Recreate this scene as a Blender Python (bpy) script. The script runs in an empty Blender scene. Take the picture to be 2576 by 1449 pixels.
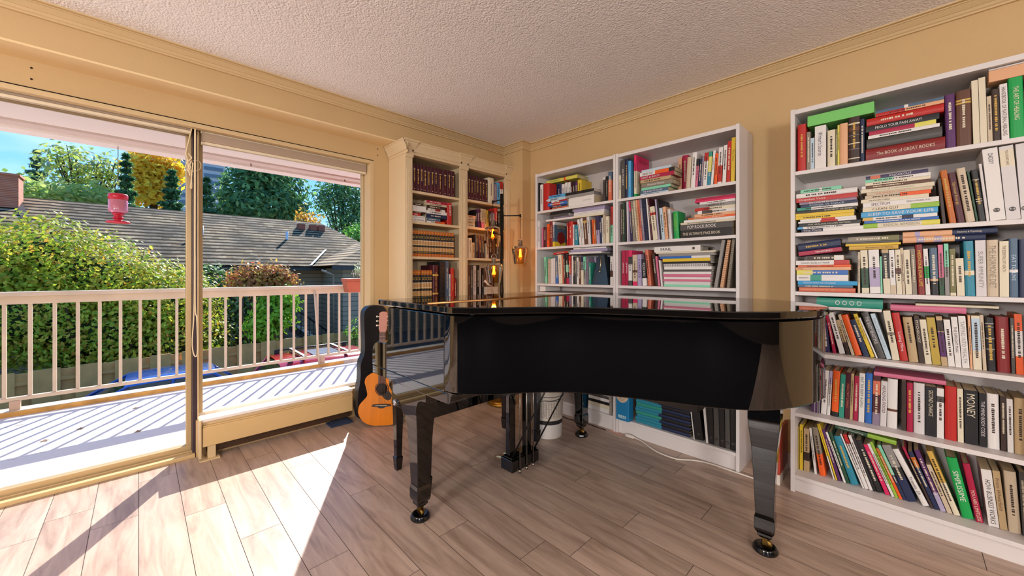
import bpy, bmesh, math, random
import numpy as np
from mathutils import Matrix, Vector, Euler
random.seed(7)
scene = bpy.context.scene
COL = scene.collection
PI = math.pi

# ------------------------------------------------------------------ camera
FPX, HORIZON, EYE = 961.0, 688.0, 1.153           # focal length and horizon row for a 2576 x 1449 frame
_n = math.hypot(937, FPX)
CA, SA = 937 / _n, FPX / _n                       # camera right = (CA, SA), camera forward = (-SA, CA)
cam = bpy.data.cameras.new('camera')
cam.sensor_width = 36.0
cam.lens = 36.0 * FPX / 2576
cam.shift_y = (HORIZON - 724.5) / 2576
cam.clip_start, cam.clip_end = 0.05, 600
camo = bpy.data.objects.new('camera', cam)
COL.objects.link(camo)
camo.location = (0, 0, EYE)
camo.rotation_euler = (PI / 2, 0, math.atan2(SA, CA))
scene.camera = camo

# ------------------------------------------------------------------ exposure, world, sun, added fill lights
scene.view_settings.view_transform = 'Standard'
scene.view_settings.look = 'None'
scene.view_settings.gamma = 1.0
scene.view_settings.use_curve_mapping = False
scene.view_settings.exposure = 0.2
SUN_STRENGTH, SKY_STRENGTH, FILL_W, FILL_COL = 11.5, 1.7, 300.0, (1.0, 0.965, 0.94)
w = bpy.data.worlds.new('sky'); scene.world = w; w.use_nodes = True
nt = w.node_tree; N = nt.nodes; L = nt.links
bg = N['Background']; bg.inputs[1].default_value = SKY_STRENGTH
tc = N.new('ShaderNodeTexCoord'); sp = N.new('ShaderNodeSeparateXYZ'); L.new(tc.outputs['Generated'], sp.inputs[0])
rp = N.new('ShaderNodeValToRGB'); L.new(sp.outputs[2], rp.inputs[0])
rp.color_ramp.elements[0].position = 0.0; rp.color_ramp.elements[0].color = (0.36, 0.52, 0.72, 1)
rp.color_ramp.elements[1].position = 0.5; rp.color_ramp.elements[1].color = (0.07, 0.27, 0.72, 1)
e = rp.color_ramp.elements.new(0.16); e.color = (0.22, 0.50, 0.88, 1)
nz = N.new('ShaderNodeTexNoise'); nz.inputs['Scale'].default_value = 3.2; nz.inputs['Detail'].default_value = 6
mp = N.new('ShaderNodeMapping'); mp.inputs['Scale'].default_value = (1, 1, 3.5)
L.new(tc.outputs['Generated'], mp.inputs[0]); L.new(mp.outputs[0], nz.inputs['Vector'])
cr = N.new('ShaderNodeValToRGB'); L.new(nz.outputs[0], cr.inputs[0])
cr.color_ramp.elements[0].position = 0.52; cr.color_ramp.elements[1].position = 0.75
cr.color_ramp.elements[1].color = (0.6, 0.6, 0.6, 1)
mx = N.new('ShaderNodeMixRGB'); L.new(cr.outputs[0], mx.inputs[0]); L.new(rp.outputs[0], mx.inputs[1])
mx.inputs[2].default_value = (0.75, 0.82, 0.9, 1)
L.new(mx.outputs[0], bg.inputs[0])

sun = bpy.data.lights.new('sun', 'SUN'); sun.energy = SUN_STRENGTH; sun.angle = 0.009; sun.color = (1, 0.94, 0.89)
suno = bpy.data.objects.new('sun', sun); COL.objects.link(suno)
suno.location = (-8, 6, 8)
suno.rotation_euler = Vector((0.866, -0.5, -0.665)).to_track_quat('-Z', 'Y').to_euler()

def lamp(name, loc, watts, radius, col):
    l = bpy.data.lights.new(name, 'POINT'); l.energy = watts; l.shadow_soft_size = radius; l.color = col
    o = bpy.data.objects.new(name, l); COL.objects.link(o); o.location = loc
    return o
lamp('fill_light', (2.6, -2.6, 1.55), FILL_W, 0.3, FILL_COL)  # unseen fill lights added behind the camera to brighten the room
lamp('fill_light', (-0.6, -3.4, 1.55), FILL_W, 0.3, FILL_COL)
lamp('fill_light', (3.2, 0.0, 1.55), FILL_W * 0.35, 0.3, FILL_COL)
scene.cycles.max_bounces = 8
scene.cycles.diffuse_bounces = 4
scene.cycles.glossy_bounces = 4
scene.cycles.transmission_bounces = 6
scene.cycles.transparent_max_bounces = 12
scene.cycles.caustics_reflective = False
scene.cycles.caustics_refractive = False
scene.cycles.sample_clamp_indirect = 6.0

# ------------------------------------------------------------------ pixel of the photograph -> place in the room
def ray(u, v):
    r = (u - 1288) / FPX; z = -(v - HORIZON) / FPX
    return Vector((CA * r - SA, SA * r + CA, z))
def onY(u, v, Y): d = ray(u, v); return Vector((0, 0, EYE)) + d * (Y / d.y)
def onX(u, v, X): d = ray(u, v); return Vector((0, 0, EYE)) + d * (X / d.x)
def onZ(u, v, Z): d = ray(u, v); return Vector((0, 0, EYE)) + d * ((Z - EYE) / d.z)

# ------------------------------------------------------------------ materials
def lin(c):
    if isinstance(c, str):
        c = [int(c[i:i + 2], 16) / 255 for i in (0, 2, 4)]
    return tuple((x / 12.92 if x <= 0.04045 else ((x + 0.055) / 1.055) ** 2.4) for x in c) + (1.0,)
MATS = {}
def mat(name, col, rough=0.5, spec=0.5, metal=0.0, coat=0.0, var=0.0, vscale=8.0, bump=0.0, bscale=60.0, emit=None, estr=0.0, trans=0.0, stretch=None):
    if name in MATS: return MATS[name]
    m = bpy.data.materials.new(name); m.use_nodes = True
    n = m.node_tree.nodes; l = m.node_tree.links; b = n['Principled BSDF']
    c = lin(col)
    b.inputs['Base Color'].default_value = c
    b.inputs['Roughness'].default_value = rough
    b.inputs['Specular IOR Level'].default_value = spec
    b.inputs['Metallic'].default_value = metal
    b.inputs['Coat Weight'].default_value = coat
    b.inputs['Coat Roughness'].default_value = 0.03
    b.inputs['Transmission Weight'].default_value = trans
    if emit:
        b.inputs['Emission Color'].default_value = lin(emit); b.inputs['Emission Strength'].default_value = estr
    t = None
    if var or bump:
        t = n.new('ShaderNodeTexCoord')
        mpn = n.new('ShaderNodeMapping'); l.new(t.outputs['Object'], mpn.inputs[0])
        if stretch: mpn.inputs['Scale'].default_value = stretch
        vec = mpn.outputs[0]
    if var:
        z = n.new('ShaderNodeTexNoise'); z.inputs['Scale'].default_value = vscale; z.inputs['Detail'].default_value = 5
        l.new(vec, z.inputs['Vector'])
        r = n.new('ShaderNodeValToRGB'); l.new(z.outputs[0], r.inputs[0])
        r.color_ramp.elements[0].position = 0.3; r.color_ramp.elements[1].position = 0.7
        r.color_ramp.elements[0].color = tuple(x * (1 - var) for x in c[:3]) + (1,)
        r.color_ramp.elements[1].color = tuple(min(1, x * (1 + var)) for x in c[:3]) + (1,)
        l.new(r.outputs[0], b.inputs['Base Color'])
    if bump:
        z = n.new('ShaderNodeTexNoise'); z.inputs['Scale'].default_value = bscale; z.inputs['Detail'].default_value = 3
        l.new(vec, z.inputs['Vector'])
        q = n.new('ShaderNodeBump'); q.inputs['Strength'].default_value = bump; q.inputs['Distance'].default_value = 0.01
        l.new(z.outputs[0], q.inputs['Height']); l.new(q.outputs[0], b.inputs['Normal'])
    MATS[name] = m
    return m

def glass_mat(name, tint, refl=0.12, rough=0.0):
    if name in MATS: return MATS[name]
    m = bpy.data.materials.new(name); m.use_nodes = True
    n = m.node_tree.nodes; l = m.node_tree.links; n.clear()
    o = n.new('ShaderNodeOutputMaterial'); t = n.new('ShaderNodeBsdfTransparent'); g = n.new('ShaderNodeBsdfGlossy')
    t.inputs[0].default_value = lin(tint); g.inputs['Roughness'].default_value = rough
    f = n.new('ShaderNodeLayerWeight'); f.inputs['Blend'].default_value = refl
    x = n.new('ShaderNodeMixShader'); l.new(f.outputs['Fresnel'], x.inputs[0]); l.new(t.outputs[0], x.inputs[1]); l.new(g.outputs[0], x.inputs[2])
    l.new(x.outputs[0], o.inputs[0])
    MATS[name] = m
    return m

def leaf_mat(name, cols, rough=0.55, spec=0.3):
    if name in MATS: return MATS[name]
    m = bpy.data.materials.new(name); m.use_nodes = True
    n = m.node_tree.nodes; l = m.node_tree.links; b = n['Principled BSDF']
    g = n.new('ShaderNodeNewGeometry'); r = n.new('ShaderNodeValToRGB')
    l.new(g.outputs['Random Per Island'], r.inputs[0])
    els = r.color_ramp.elements
    while len(els) < len(cols): els.new(0.5)
    for i, c in enumerate(cols):
        els[i].position = i / (len(cols) - 1); els[i].color = lin(c)
    l.new(r.outputs[0], b.inputs['Base Color'])
    b.inputs['Roughness'].default_value = rough; b.inputs['Specular IOR Level'].default_value = spec
    tr = n.new('ShaderNodeBsdfTranslucent'); l.new(r.outputs[0], tr.inputs[0])
    ms = n.new('ShaderNodeMixShader'); ms.inputs[0].default_value = 0.45
    l.new(b.outputs[0], ms.inputs[1]); l.new(tr.outputs[0], ms.inputs[2]); l.new(ms.outputs[0], n['Material Output'].inputs[0])
    MATS[name] = m
    return m

# ------------------------------------------------------------------ mesh building
class MB:
    """collects shapes into one mesh; every face carries a material slot"""
    def __init__(s): s.v = []; s.f = []; s.m = []; s.sm = []
    def add(s, vs, fs, m=0, smooth=False, M=None):
        k = len(s.v)
        s.v += [tuple(M @ Vector(p)) if M is not None else tuple(p) for p in vs]
        for f in fs:
            s.f.append([i + k for i in f]); s.m.append(m); s.sm.append(smooth)
        return s
    def box(s, x0, x1, y0, y1, z0, z1, m=0, M=None):
        vs = [(x, y, z) for z in (z0, z1) for y in (y0, y1) for x in (x0, x1)]
        return s.add(vs, [(0, 2, 3, 1), (4, 5, 7, 6), (0, 1, 5, 4), (2, 6, 7, 3), (0, 4, 6, 2), (1, 3, 7, 5)], m, False, M)
    def taper(s, c0, h0, z0, c1, h1, z1, m=0):
        """a square bar from half-widths h0 at z0 to h1 at z1"""
        vs = [(c0[0] + sx * h0[0], c0[1] + sy * h0[1], z0) for sy in (-1, 1) for sx in (-1, 1)] + \
             [(c1[0] + sx * h1[0], c1[1] + sy * h1[1], z1) for sy in (-1, 1) for sx in (-1, 1)]
        return s.add(vs, [(0, 2, 3, 1), (4, 5, 7, 6), (0, 1, 5, 4), (2, 6, 7, 3), (0, 4, 6, 2), (1, 3, 7, 5)], m)
    def prism(s, poly, z0, z1, m=0, M=None, smooth=False, caps=True):
        n = len(poly)
        vs = [(p[0], p[1], z0) for p in poly] + [(p[0], p[1], z1) for p in poly]
        s.add(vs, [(i, (i + 1) % n, n + (i + 1) % n, n + i) for i in range(n)], m, smooth, M)
        if caps:
            s.add(vs, [tuple(range(n - 1, -1, -1)), tuple(range(n, 2 * n))], m, False, M)
        return s
    def lathe(s, prof, c=(0, 0, 0), n=24, m=0, M=None, smooth=True, close=False):
        vs = []; fs = []
        for r, z in prof:
            for i in range(n):
                a = 2 * PI * i / n
                vs.append((c[0] + r * math.cos(a), c[1] + r * math.sin(a), c[2] + z))
        for j in range(len(prof) - 1):
            for i in range(n):
                fs.append((j * n + i, j * n + (i + 1) % n, (j + 1) * n + (i + 1) % n, (j + 1) * n + i))
        if prof[0][0] > 1e-6 and close: fs.append(tuple(range(n - 1, -1, -1)))
        if prof[-1][0] > 1e-6 and close: k = (len(prof) - 1) * n; fs.append(tuple(range(k, k + n)))
        return s.add(vs, fs, m, smooth, M)
    def tube(s, pts, r, n=8, m=0, M=None, caps=True):
        pts = [Vector(p) for p in pts]; rr = r if isinstance(r, (list, tuple)) else [r] * len(pts)
        vs = []; fs = []; up = None
        for i, p in enumerate(pts):
            d = (pts[min(i + 1, len(pts) - 1)] - pts[max(i - 1, 0)])
            d = d.normalized() if d.length > 1e-9 else Vector((0, 0, 1))
            if up is None:
                up = d.orthogonal().normalized()
            else:
                up = (up - d * up.dot(d))
                up = up.normalized() if up.length > 1e-6 else d.orthogonal().normalized()
            sd = d.cross(up)
            for k in range(n):
                a = 2 * PI * k / n
                vs.append(p + up * (rr[i] * math.cos(a)) + sd * (rr[i] * math.sin(a)))
        for j in range(len(pts) - 1):
            for k in range(n):
                fs.append((j * n + k, j * n + (k + 1) % n, (j + 1) * n + (k + 1) % n, (j + 1) * n + k))
        if caps:
            fs.append(tuple(range(n - 1, -1, -1))); e0 = (len(pts) - 1) * n; fs.append(tuple(range(e0, e0 + n)))
        return s.add(vs, fs, m, True, M)
    def build(s, name, mats, parent=None, bevel=0.0, seg=2, world=True, loc=None, label=None):
        if not isinstance(mats, (list, tuple)): mats = [mats]
        me = bpy.data.meshes.new(name)
        off = Vector((0, 0, 0))
        if parent is not None:
            if world:
                p = parent; chain = Vector((0, 0, 0))
                while p is not None: chain += p.location; p = p.parent
                off = chain
        elif loc is not None: off = Vector(loc)
        else:
            a = np.array(s.v); off = Vector(((a[:, 0].min() + a[:, 0].max()) / 2, (a[:, 1].min() + a[:, 1].max()) / 2, a[:, 2].min()))
        me.from_pydata([(p[0] - off.x, p[1] - off.y, p[2] - off.z) for p in s.v], [], s.f)
        for mm in mats: me.materials.append(mm)
        if len(mats) > 1: me.polygons.foreach_set('material_index', s.m)
        me.polygons.foreach_set('use_smooth', s.sm)
        me.update()
        o = bpy.data.objects.new(name, me); COL.objects.link(o)
        if parent is not None: o.parent = parent
        else: o.location = off
        if bevel:
            b = o.modifiers.new('edge', 'BEVEL'); b.width = bevel; b.segments = seg; b.limit_method = 'ANGLE'; b.angle_limit = 0.7
        if label: o['label'] = label
        return o

def tag(o, label, cat, group=None, kind=None):
    o['label'] = label; o['category'] = cat
    if group: o['group'] = group
    if kind: o['kind'] = kind
    return o
def thing(name, label, cat, loc, group=None, rot=None):
    o = bpy.data.objects.new(name, None); COL.objects.link(o); o.location = loc; o.empty_display_size = 0.05
    if rot: o.rotation_euler = rot
    return tag(o, label, cat, group)
def struct(o): o['kind'] = 'structure'; return o
def smooth_curve(pts, k=6, closed=False):
    """Catmull-Rom through 2-D or 3-D points"""
    P = [np.array(p, float) for p in pts]; n = len(P); out = []
    rng = range(n) if closed else range(n - 1)
    for i in rng:
        p0 = P[(i - 1) % n] if closed or i > 0 else P[i]
        p1 = P[i]; p2 = P[(i + 1) % n]
        p3 = P[(i + 2) % n] if closed or i + 2 < n else p2
        for j in range(k):
            t = j / k
            out.append(tuple(0.5 * ((2 * p1) + (-p0 + p2) * t + (2 * p0 - 5 * p1 + 4 * p2 - p3) * t * t + (-p0 + 3 * p1 - 3 * p2 + p3) * t ** 3)))
    if not closed: out.append(tuple(P[-1]))
    return out

TEXT_QUEUE = []
def write(parent, text, M, width, height, col, name='lettering'):
    """queue a line of lettering; M maps its plane (x along the line, y up, centred) into the parent's space"""
    TEXT_QUEUE.append((parent, text, M, width, height, col, name))
def flush_text():
    tmp = []
    for parent, text, M, wd, ht, col, name in TEXT_QUEUE:
        c = bpy.data.curves.new('t', 'FONT'); c.body = text; c.align_x = 'CENTER'; c.align_y = 'CENTER'; c.resolution_u = 2
        o = bpy.data.objects.new('t', c); COL.objects.link(o); tmp.append(o)
    bpy.context.view_layer.update()
    dg = bpy.context.evaluated_depsgraph_get()
    for o, (parent, text, M, wd, ht, col, name) in zip(tmp, TEXT_QUEUE):
        me = bpy.data.meshes.new_from_object(o.evaluated_get(dg))
        n = len(me.vertices)
        if n == 0: continue
        a = np.empty(n * 3); me.vertices.foreach_get('co', a); a = a.reshape(-1, 3)
        lo, hi = a.min(0), a.max(0); sz = np.maximum(hi - lo, 1e-6)
        k = min(wd / sz[0], ht / sz[1]); kx = min(wd / sz[0], k * 1.35); ky = min(ht / sz[1], k * 1.35)
        a = (a - (lo + hi) / 2) * np.array([kx, ky, 1])
        R = np.array(M.to_3x3()); T = np.array(M.translation)
        a = a @ R.T + T
        me.vertices.foreach_set('co', a.ravel())
        me.materials.clear(); me.materials.append(col)
        me.update()
        t = bpy.data.objects.new(name, me); COL.objects.link(t); t.parent = parent
    for o in tmp:
        c = o.data; bpy.data.objects.remove(o); bpy.data.curves.remove(c)
# ================================================================== THE ROOM
CEIL, WALL_Y, BEAM_X, WIN_X, OUT_X = 2.40, 2.758, -2.83, -3.015, -3.25
wall_m = mat('wall_paint', 'c8a87a', 0.7, 0.2, var=0.04, vscale=1.5, bump=0.08, bscale=220)
trim_m = mat('trim_paint', 'd0b488', 0.5, 0.3)
soff_m = mat('soffit_paint', 'e8cc9c', 0.6, 0.2)
cream_m = mat('builtin_cream_paint', 'd6be98', 0.45, 0.35)
white_m = mat('white_laminate', 'd9d1ce', 0.4, 0.4)
white_in_m = mat('white_back_board', 'c6bcb8', 0.5, 0.3)
metal_dark = mat('dark_aluminium', '3a2c35', 0.35, 0.5, 0.3)
alu_m = mat('champagne_aluminium', 'bfa276', 0.35, 0.5, 0.25)
dark_m = mat('dark_matte', '241a14', 0.9, 0.1)  # plain dark tone for joints, holes and scale marks

# floor: laminate planks running away from the windows, laid plank by plank with a dark joint
def floor_material():
    m = bpy.data.materials.new('laminate_planks'); m.use_nodes = True
    n = m.node_tree.nodes; l = m.node_tree.links; b = n['Principled BSDF']
    g = n.new('ShaderNodeNewGeometry'); t = n.new('ShaderNodeTexCoord')
    ad = n.new('ShaderNodeVectorMath'); ad.operation = 'MULTIPLY_ADD'
    cmb = n.new('ShaderNodeCombineXYZ')
    for i in range(3): l.new(g.outputs['Random Per Island'], cmb.inputs[i])
    ad.inputs[1].default_value = (40, 40, 40); l.new(cmb.outputs[0], ad.inputs[0]); l.new(t.outputs['Object'], ad.inputs[2])
    mp = n.new('ShaderNodeMapping'); mp.inputs['Scale'].default_value = (0.9, 7.0, 1); l.new(ad.outputs[0], mp.inputs[0])
    z = n.new('ShaderNodeTexNoise'); z.inputs['Scale'].default_value = 2.6; z.inputs['Detail'].default_value = 7; z.inputs['Roughness'].default_value = 0.62
    z.inputs['Distortion'].default_value = 0.8; l.new(mp.outputs[0], z.inputs['Vector'])
    r = n.new('ShaderNodeValToRGB'); l.new(z.outputs[0], r.inputs[0]); els = r.color_ramp.elements
    els[0].position = 0.28; els[0].color = lin('8e7566'); els[1].position = 0.72; els[1].color = lin('c6ad9c')
    k = els.new(0.5); k.color = lin('af9684')
    h = n.new('ShaderNodeHueSaturation'); l.new(r.outputs[0], h.inputs['Color'])
    mr = n.new('ShaderNodeMapRange'); mr.inputs['To Min'].default_value = 0.88; mr.inputs['To Max'].default_value = 1.12
    l.new(g.outputs['Random Per Island'], mr.inputs['Value']); l.new(mr.outputs[0], h.inputs['Value'])
    l.new(h.outputs[0], b.inputs['Base Color'])
    b.inputs['Roughness'].default_value = 0.33; b.inputs['Specular IOR Level'].default_value = 0.5
    bu = n.new('ShaderNodeBump'); bu.inputs['Strength'].default_value = 0.12; bu.inputs['Distance'].default_value = 0.004
    l.new(z.outputs[0], bu.inputs['Height']); l.new(bu.outputs[0], b.inputs['Normal'])
    return m
PW = 0.1572; Y0 = 0.1545
JOINT = {0: -2.382, 1: -2.007, 2: -1.615, 3: -2.536, 4: -2.004, -4: -2.64, 8: -1.80, 5: -1.42, 6: -2.3, 7: -0.95}
mb = MB()
rng = random.Random(3)
for k in range(-44, 17):
    ya, yb = Y0 + k * PW + 0.0011, Y0 + (k + 1) * PW - 0.0011
    if ya > 2.75: break
    yb = min(yb, 2.757)
    j = JOINT.get(k, -3.3 + rng.random() * 1.2)
    xs = [j - 2.44, j - 1.22, j, j + 1.22, j + 2.44, j + 3.66, j + 4.88, j + 6.1, j + 7.32, j + 8.54]
    for xa, xb in zip(xs[:-1], xs[1:]):
        xa, xb = max(xa + 0.0011, -3.24), min(xb - 0.0011, 5.5)
        if xb - xa < 0.01: continue
        mb.add([(xa, ya, 0), (xb, ya, 0), (xb, yb, 0), (xa, yb, 0)], [(0, 1, 2, 3)], 0)
mb.box(-3.25, 5.55, -6.7, 2.76, -0.12, -0.0015, 1)
struct(mb.build('floor', [floor_material(), mat('floor_joint', '4a3a30', 0.8)]))

# ceiling: sprayed popcorn texture
def ceiling_material():
    m = bpy.data.materials.new('popcorn_ceiling'); m.use_nodes = True
    n = m.node_tree.nodes; l = m.node_tree.links; b = n['Principled BSDF']
    t = n.new('ShaderNodeTexCoord'); v = n.new('ShaderNodeTexVoronoi'); v.inputs['Scale'].default_value = 95
    z = n.new('ShaderNodeTexNoise'); z.inputs['Scale'].default_value = 140; z.inputs['Detail'].default_value = 4
    l.new(t.outputs['Object'], v.inputs['Vector']); l.new(t.outputs['Object'], z.inputs['Vector'])
    a = n.new('ShaderNodeMath'); a.operation = 'SUBTRACT'; l.new(z.outputs[0], a.inputs[0]); l.new(v.outputs['Distance'], a.inputs[1])
    bu = n.new('ShaderNodeBump'); bu.inputs['Strength'].default_value = 0.6; bu.inputs['Distance'].default_value = 0.010
    l.new(a.outputs[0], bu.inputs['Height']); l.new(bu.outputs[0], b.inputs['Normal'])
    b.inputs['Base Color'].default_value = lin('f6efec'); b.inputs['Roughness'].default_value = 0.9; b.inputs['Specular IOR Level'].default_value = 0.1
    return m
struct(MB().box(-3.25, 5.55, -6.7, 2.9, CEIL, CEIL + 0.1).build('ceiling', ceiling_material()))

struct(MB().box(-3.25, 5.55, WALL_Y, WALL_Y + 0.14, 0, CEIL).build('wall_right', wall_m))
dark_wall = mat('dimmed_wall', '3c3129', 0.7, 0.2)  # unseen walls coloured dark to keep the piano's reflections dim
struct(MB().box(5.5, 5.6, -6.7, WALL_Y, 0, CEIL).build('wall_back', dark_wall))
struct(MB().box(-3.25, 5.5, -6.7, -6.6, 0, CEIL).build('wall_front', dark_wall))
DOOR_Y0, MULL_Y, WIN_Y1 = -1.75, 0.25, 1.366
HEAD = 2.074
mb = MB().box(OUT_X, WIN_X, -6.6, WALL_Y, HEAD, CEIL)                      # header over door and window
mb.box(OUT_X, WIN_X, WIN_Y1, WALL_Y, 0, HEAD)                              # wall between window and corner
mb.box(OUT_X, WIN_X, -6.6, DOOR_Y0, 0, HEAD)                               # wall left of the door
mb.box(OUT_X, -3.10, MULL_Y + 0.005, WIN_Y1, 0, 0.225)                     # low wall under the window
struct(mb.build('wall_left', wall_m))
COLX, COLY = -2.565, 2.643
struct(MB().box(WIN_X, COLX, COLY, WALL_Y, 0, CEIL).build('wall_corner_column', wall_m))
# dropped beam along the window wall
mb = MB().box(WIN_X, BEAM_X, -6.6, COLY, 2.215, CEIL, 0)
mb.box(WIN_X, BEAM_X, -6.6, COLY, 2.205, 2.215, 1)
struct(mb.build('trim_1', [wall_m, soff_m]))
# crown moulding: one stepped profile swept along beam, column and right wall
def crown(path_pts, name):
    prof = [(0, -0.052), (0.014, -0.052), (0.014, -0.044), (0.022, -0.040), (0.030, -0.030), (0.034, -0.030), (0.046, -0.022), (0.060, -0.012), (0.066, -0.012), (0.066, -0.007), (0.085, -0.007), (0.085, 0.0)]
    mb = MB(); n = len(path_pts); rows = []
    for i, (x, y) in enumerate(path_pts):
        def nrm(a, b):
            d = Vector((b[0] - a[0], b[1] - a[1])).normalized(); return Vector((d.y, -d.x))
        n1 = nrm(path_pts[i - 1], path_pts[i]) if i > 0 else None
        n2 = nrm(path_pts[i], path_pts[i + 1]) if i < n - 1 else None
        if n1 is None: o = n2
        elif n2 is None: o = n1
        else:
            o = (n1 + n2); o = o / max(0.2, o.dot(n1))
        rows.append([(x + o.x * a, y + o.y * a, CEIL + b) for a, b in prof])
    k = len(prof); vs = [p for r in rows for p in r]
    fs = [(i * k + j, i * k + j + 1, (i + 1) * k + j + 1, (i + 1) * k + j) for i in range(n - 1) for j in range(k - 1)]
    mb.add(vs, fs)
    return struct(mb.build(name, trim_m))
crown([(BEAM_X, -6.6), (BEAM_X, COLY), (COLX, COLY), (COLX, WALL_Y), (5.5, WALL_Y)], 'trim_2')
struct(MB().box(COLX, -2.25, WALL_Y - 0.012, WALL_Y, 0, 0.09).box(-0.655, -0.425, WALL_Y - 0.012, WALL_Y, 0, 0.09).build('baseboard_right', white_m, bevel=0.002))

# ------------------------------------------------------------------ glazing: sliding door on the left, fixed window on the right
pane_m = glass_mat('window_glass', 'f6f8f8', 0.05)
def glazed(name, y0, y1, z0, z1, x, fw, sill_m, stile_m, fd=0.05):
    r = bpy.data.objects.new(name, None); COL.objects.link(r); r.location = (x, (y0 + y1) / 2, z0); struct(r)
    MB().box(x - fd / 2, x + fd / 2, y0, y1, z0, z0 + fw).build('sill', sill_m, r, bevel=0.002)
    MB().box(x - fd / 2, x + fd / 2, y0, y1, z1 - fw, z1).build('head_rail', stile_m, r, bevel=0.002)
    MB().box(x - fd / 2, x + fd / 2, y0, y0 + fw, z0 + fw, z1 - fw).build('stile', stile_m, r, bevel=0.002)
    MB().box(x - fd / 2, x + fd / 2, y1 - fw * 0.75, y1, z0 + fw, z1 - fw).build('stile', stile_m, r, bevel=0.002)
    MB().box(x - 0.003, x + 0.003, y0 + fw, y1 - fw * 0.75, z0 + fw, z1 - fw).build('glass_pane', pane_m, r)
    return r
glazed('door_1', DOOR_Y0, 0.238, 0.022, 2.07, -3.20, 0.036, alu_m, alu_m)
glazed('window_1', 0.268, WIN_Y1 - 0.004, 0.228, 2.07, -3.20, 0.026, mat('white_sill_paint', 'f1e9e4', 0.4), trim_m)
# threshold track, dark meeting post and slim white post
mb = MB().box(-3.25, -3.10, DOOR_Y0, 0.25, 0, 0.022, 0).box(-3.165, -3.155, DOOR_Y0, 0.25, 0.022, 0.03, 1)
struct(mb.build('trim_3', [mat('threshold', 'c6a877', 0.4), alu_m], bevel=0.002))
mb = MB().box(-3.235, -3.13, 0.2385, 0.262, 0.02, 2.073, 0).box(-3.13, -3.095, 0.262, 0.2665, 0.0, 2.073, 1)
struct(mb.build('trim_4', [metal_dark, trim_m], bevel=0.001))
# inner casing strip round the recess (with the thin dark joint above it)
mb = MB().box(-3.10, WIN_X + 0.004, DOOR_Y0, WIN_Y1, HEAD - 0.003, HEAD, 1)
mb.box(-3.06, WIN_X, DOOR_Y0, WIN_Y1, HEAD - 0.03, HEAD - 0.004, 0)
mb.box(-3.12, WIN_X + 0.003, WIN_Y1 - 0.03, WIN_Y1, 0.26, HEAD - 0.03, 0)
struct(mb.build('trim_5', [trim_m, dark_m], bevel=0.001))

# raised window blinds (two): head rail, packed slats, bottom rail, cords
slat_m = mat('blind_slats', 'b39c86', 0.5); rail_m = mat('blind_rail', 'e5d3b4', 0.4); cord_m = mat('blind_cord', 'e0cba4', 0.7)
def blind(y0, y1, ztop, hh, stack, label):
    r = thing('window_blind', label, 'window blind', (-3.09, (y0 + y1) / 2, ztop - hh - stack - 0.016), 'raised window blinds')
    MB().box(-3.108, -3.072, y0, y1, ztop - hh, ztop).build('head_rail', rail_m, r, bevel=0.002)
    s = MB(); n = 9
    for i in range(n):
        za = ztop - hh - stack * (i + 1) / n; s.box(-3.112 + 0.001 * (i % 2), -3.068, y0 + 0.004, y1 - 0.004, za + 0.0006, za + stack / n)
    s.build('slat_stack', slat_m, r)
    MB().box(-3.107, -3.073, y0 + 0.002, y1 - 0.002, ztop - hh - stack - 0.016, ztop - hh - stack).build('bottom_rail', rail_m, r, bevel=0.002)
    return r
b1 = blind(DOOR_Y0 + 0.01, 0.232, 2.068, 0.012, 0.022, 'raised cream blind packed tight above the sliding glass door')
b2 = blind(0.276, WIN_Y1 - 0.034, 2.066, 0.028, 0.055, 'raised cream blind with thick slat stack above the fixed window')
p = lambda u, v: onX(u, v, -3.058)
mb = MB().tube(smooth_curve([p(484, 316), p(476, 350), p(468, 385), p(472, 400), p(476, 430), p(478, 442)], 4), 0.0035, 6)
mb.tube(smooth_curve([p(474, 386), p(482, 398), p(470, 410), p(480, 420), p(472, 430), p(482, 404)], 4), 0.004, 6)
mb.tube(smooth_curve([p(474, 430), p(478, 436), p(484, 432)], 4), 0.004, 6)
mb.tube(smooth_curve([p(485, 408), p(483, 440), p(479, 468), p(480, 474), p(483, 470), p(482, 440), p(486, 410)], 4), 0.0025, 6)
mb.tube(smooth_curve([p(470, 400), p(473, 422), p(482, 430), p(494, 430), p(503, 425), p(506, 416), p(502, 407), p(494, 403), p(486, 405)], 4), 0.0018, 6)
mb.build('pull_cord', cord_m, b1)
p = lambda u, v: onX(u, v, -3.045)
mb = MB().tube(smooth_curve([p(490, 320), p(489, 500), p(488.5, 760), p(484, 850), p(485, 880), p(490, 896), p(496, 892), p(497, 860), p(495, 800), p(491, 760), p(491.5, 500), p(492, 322)], 8), 0.003, 6)
mb.build('pull_cord', cord_m, b2)

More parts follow.
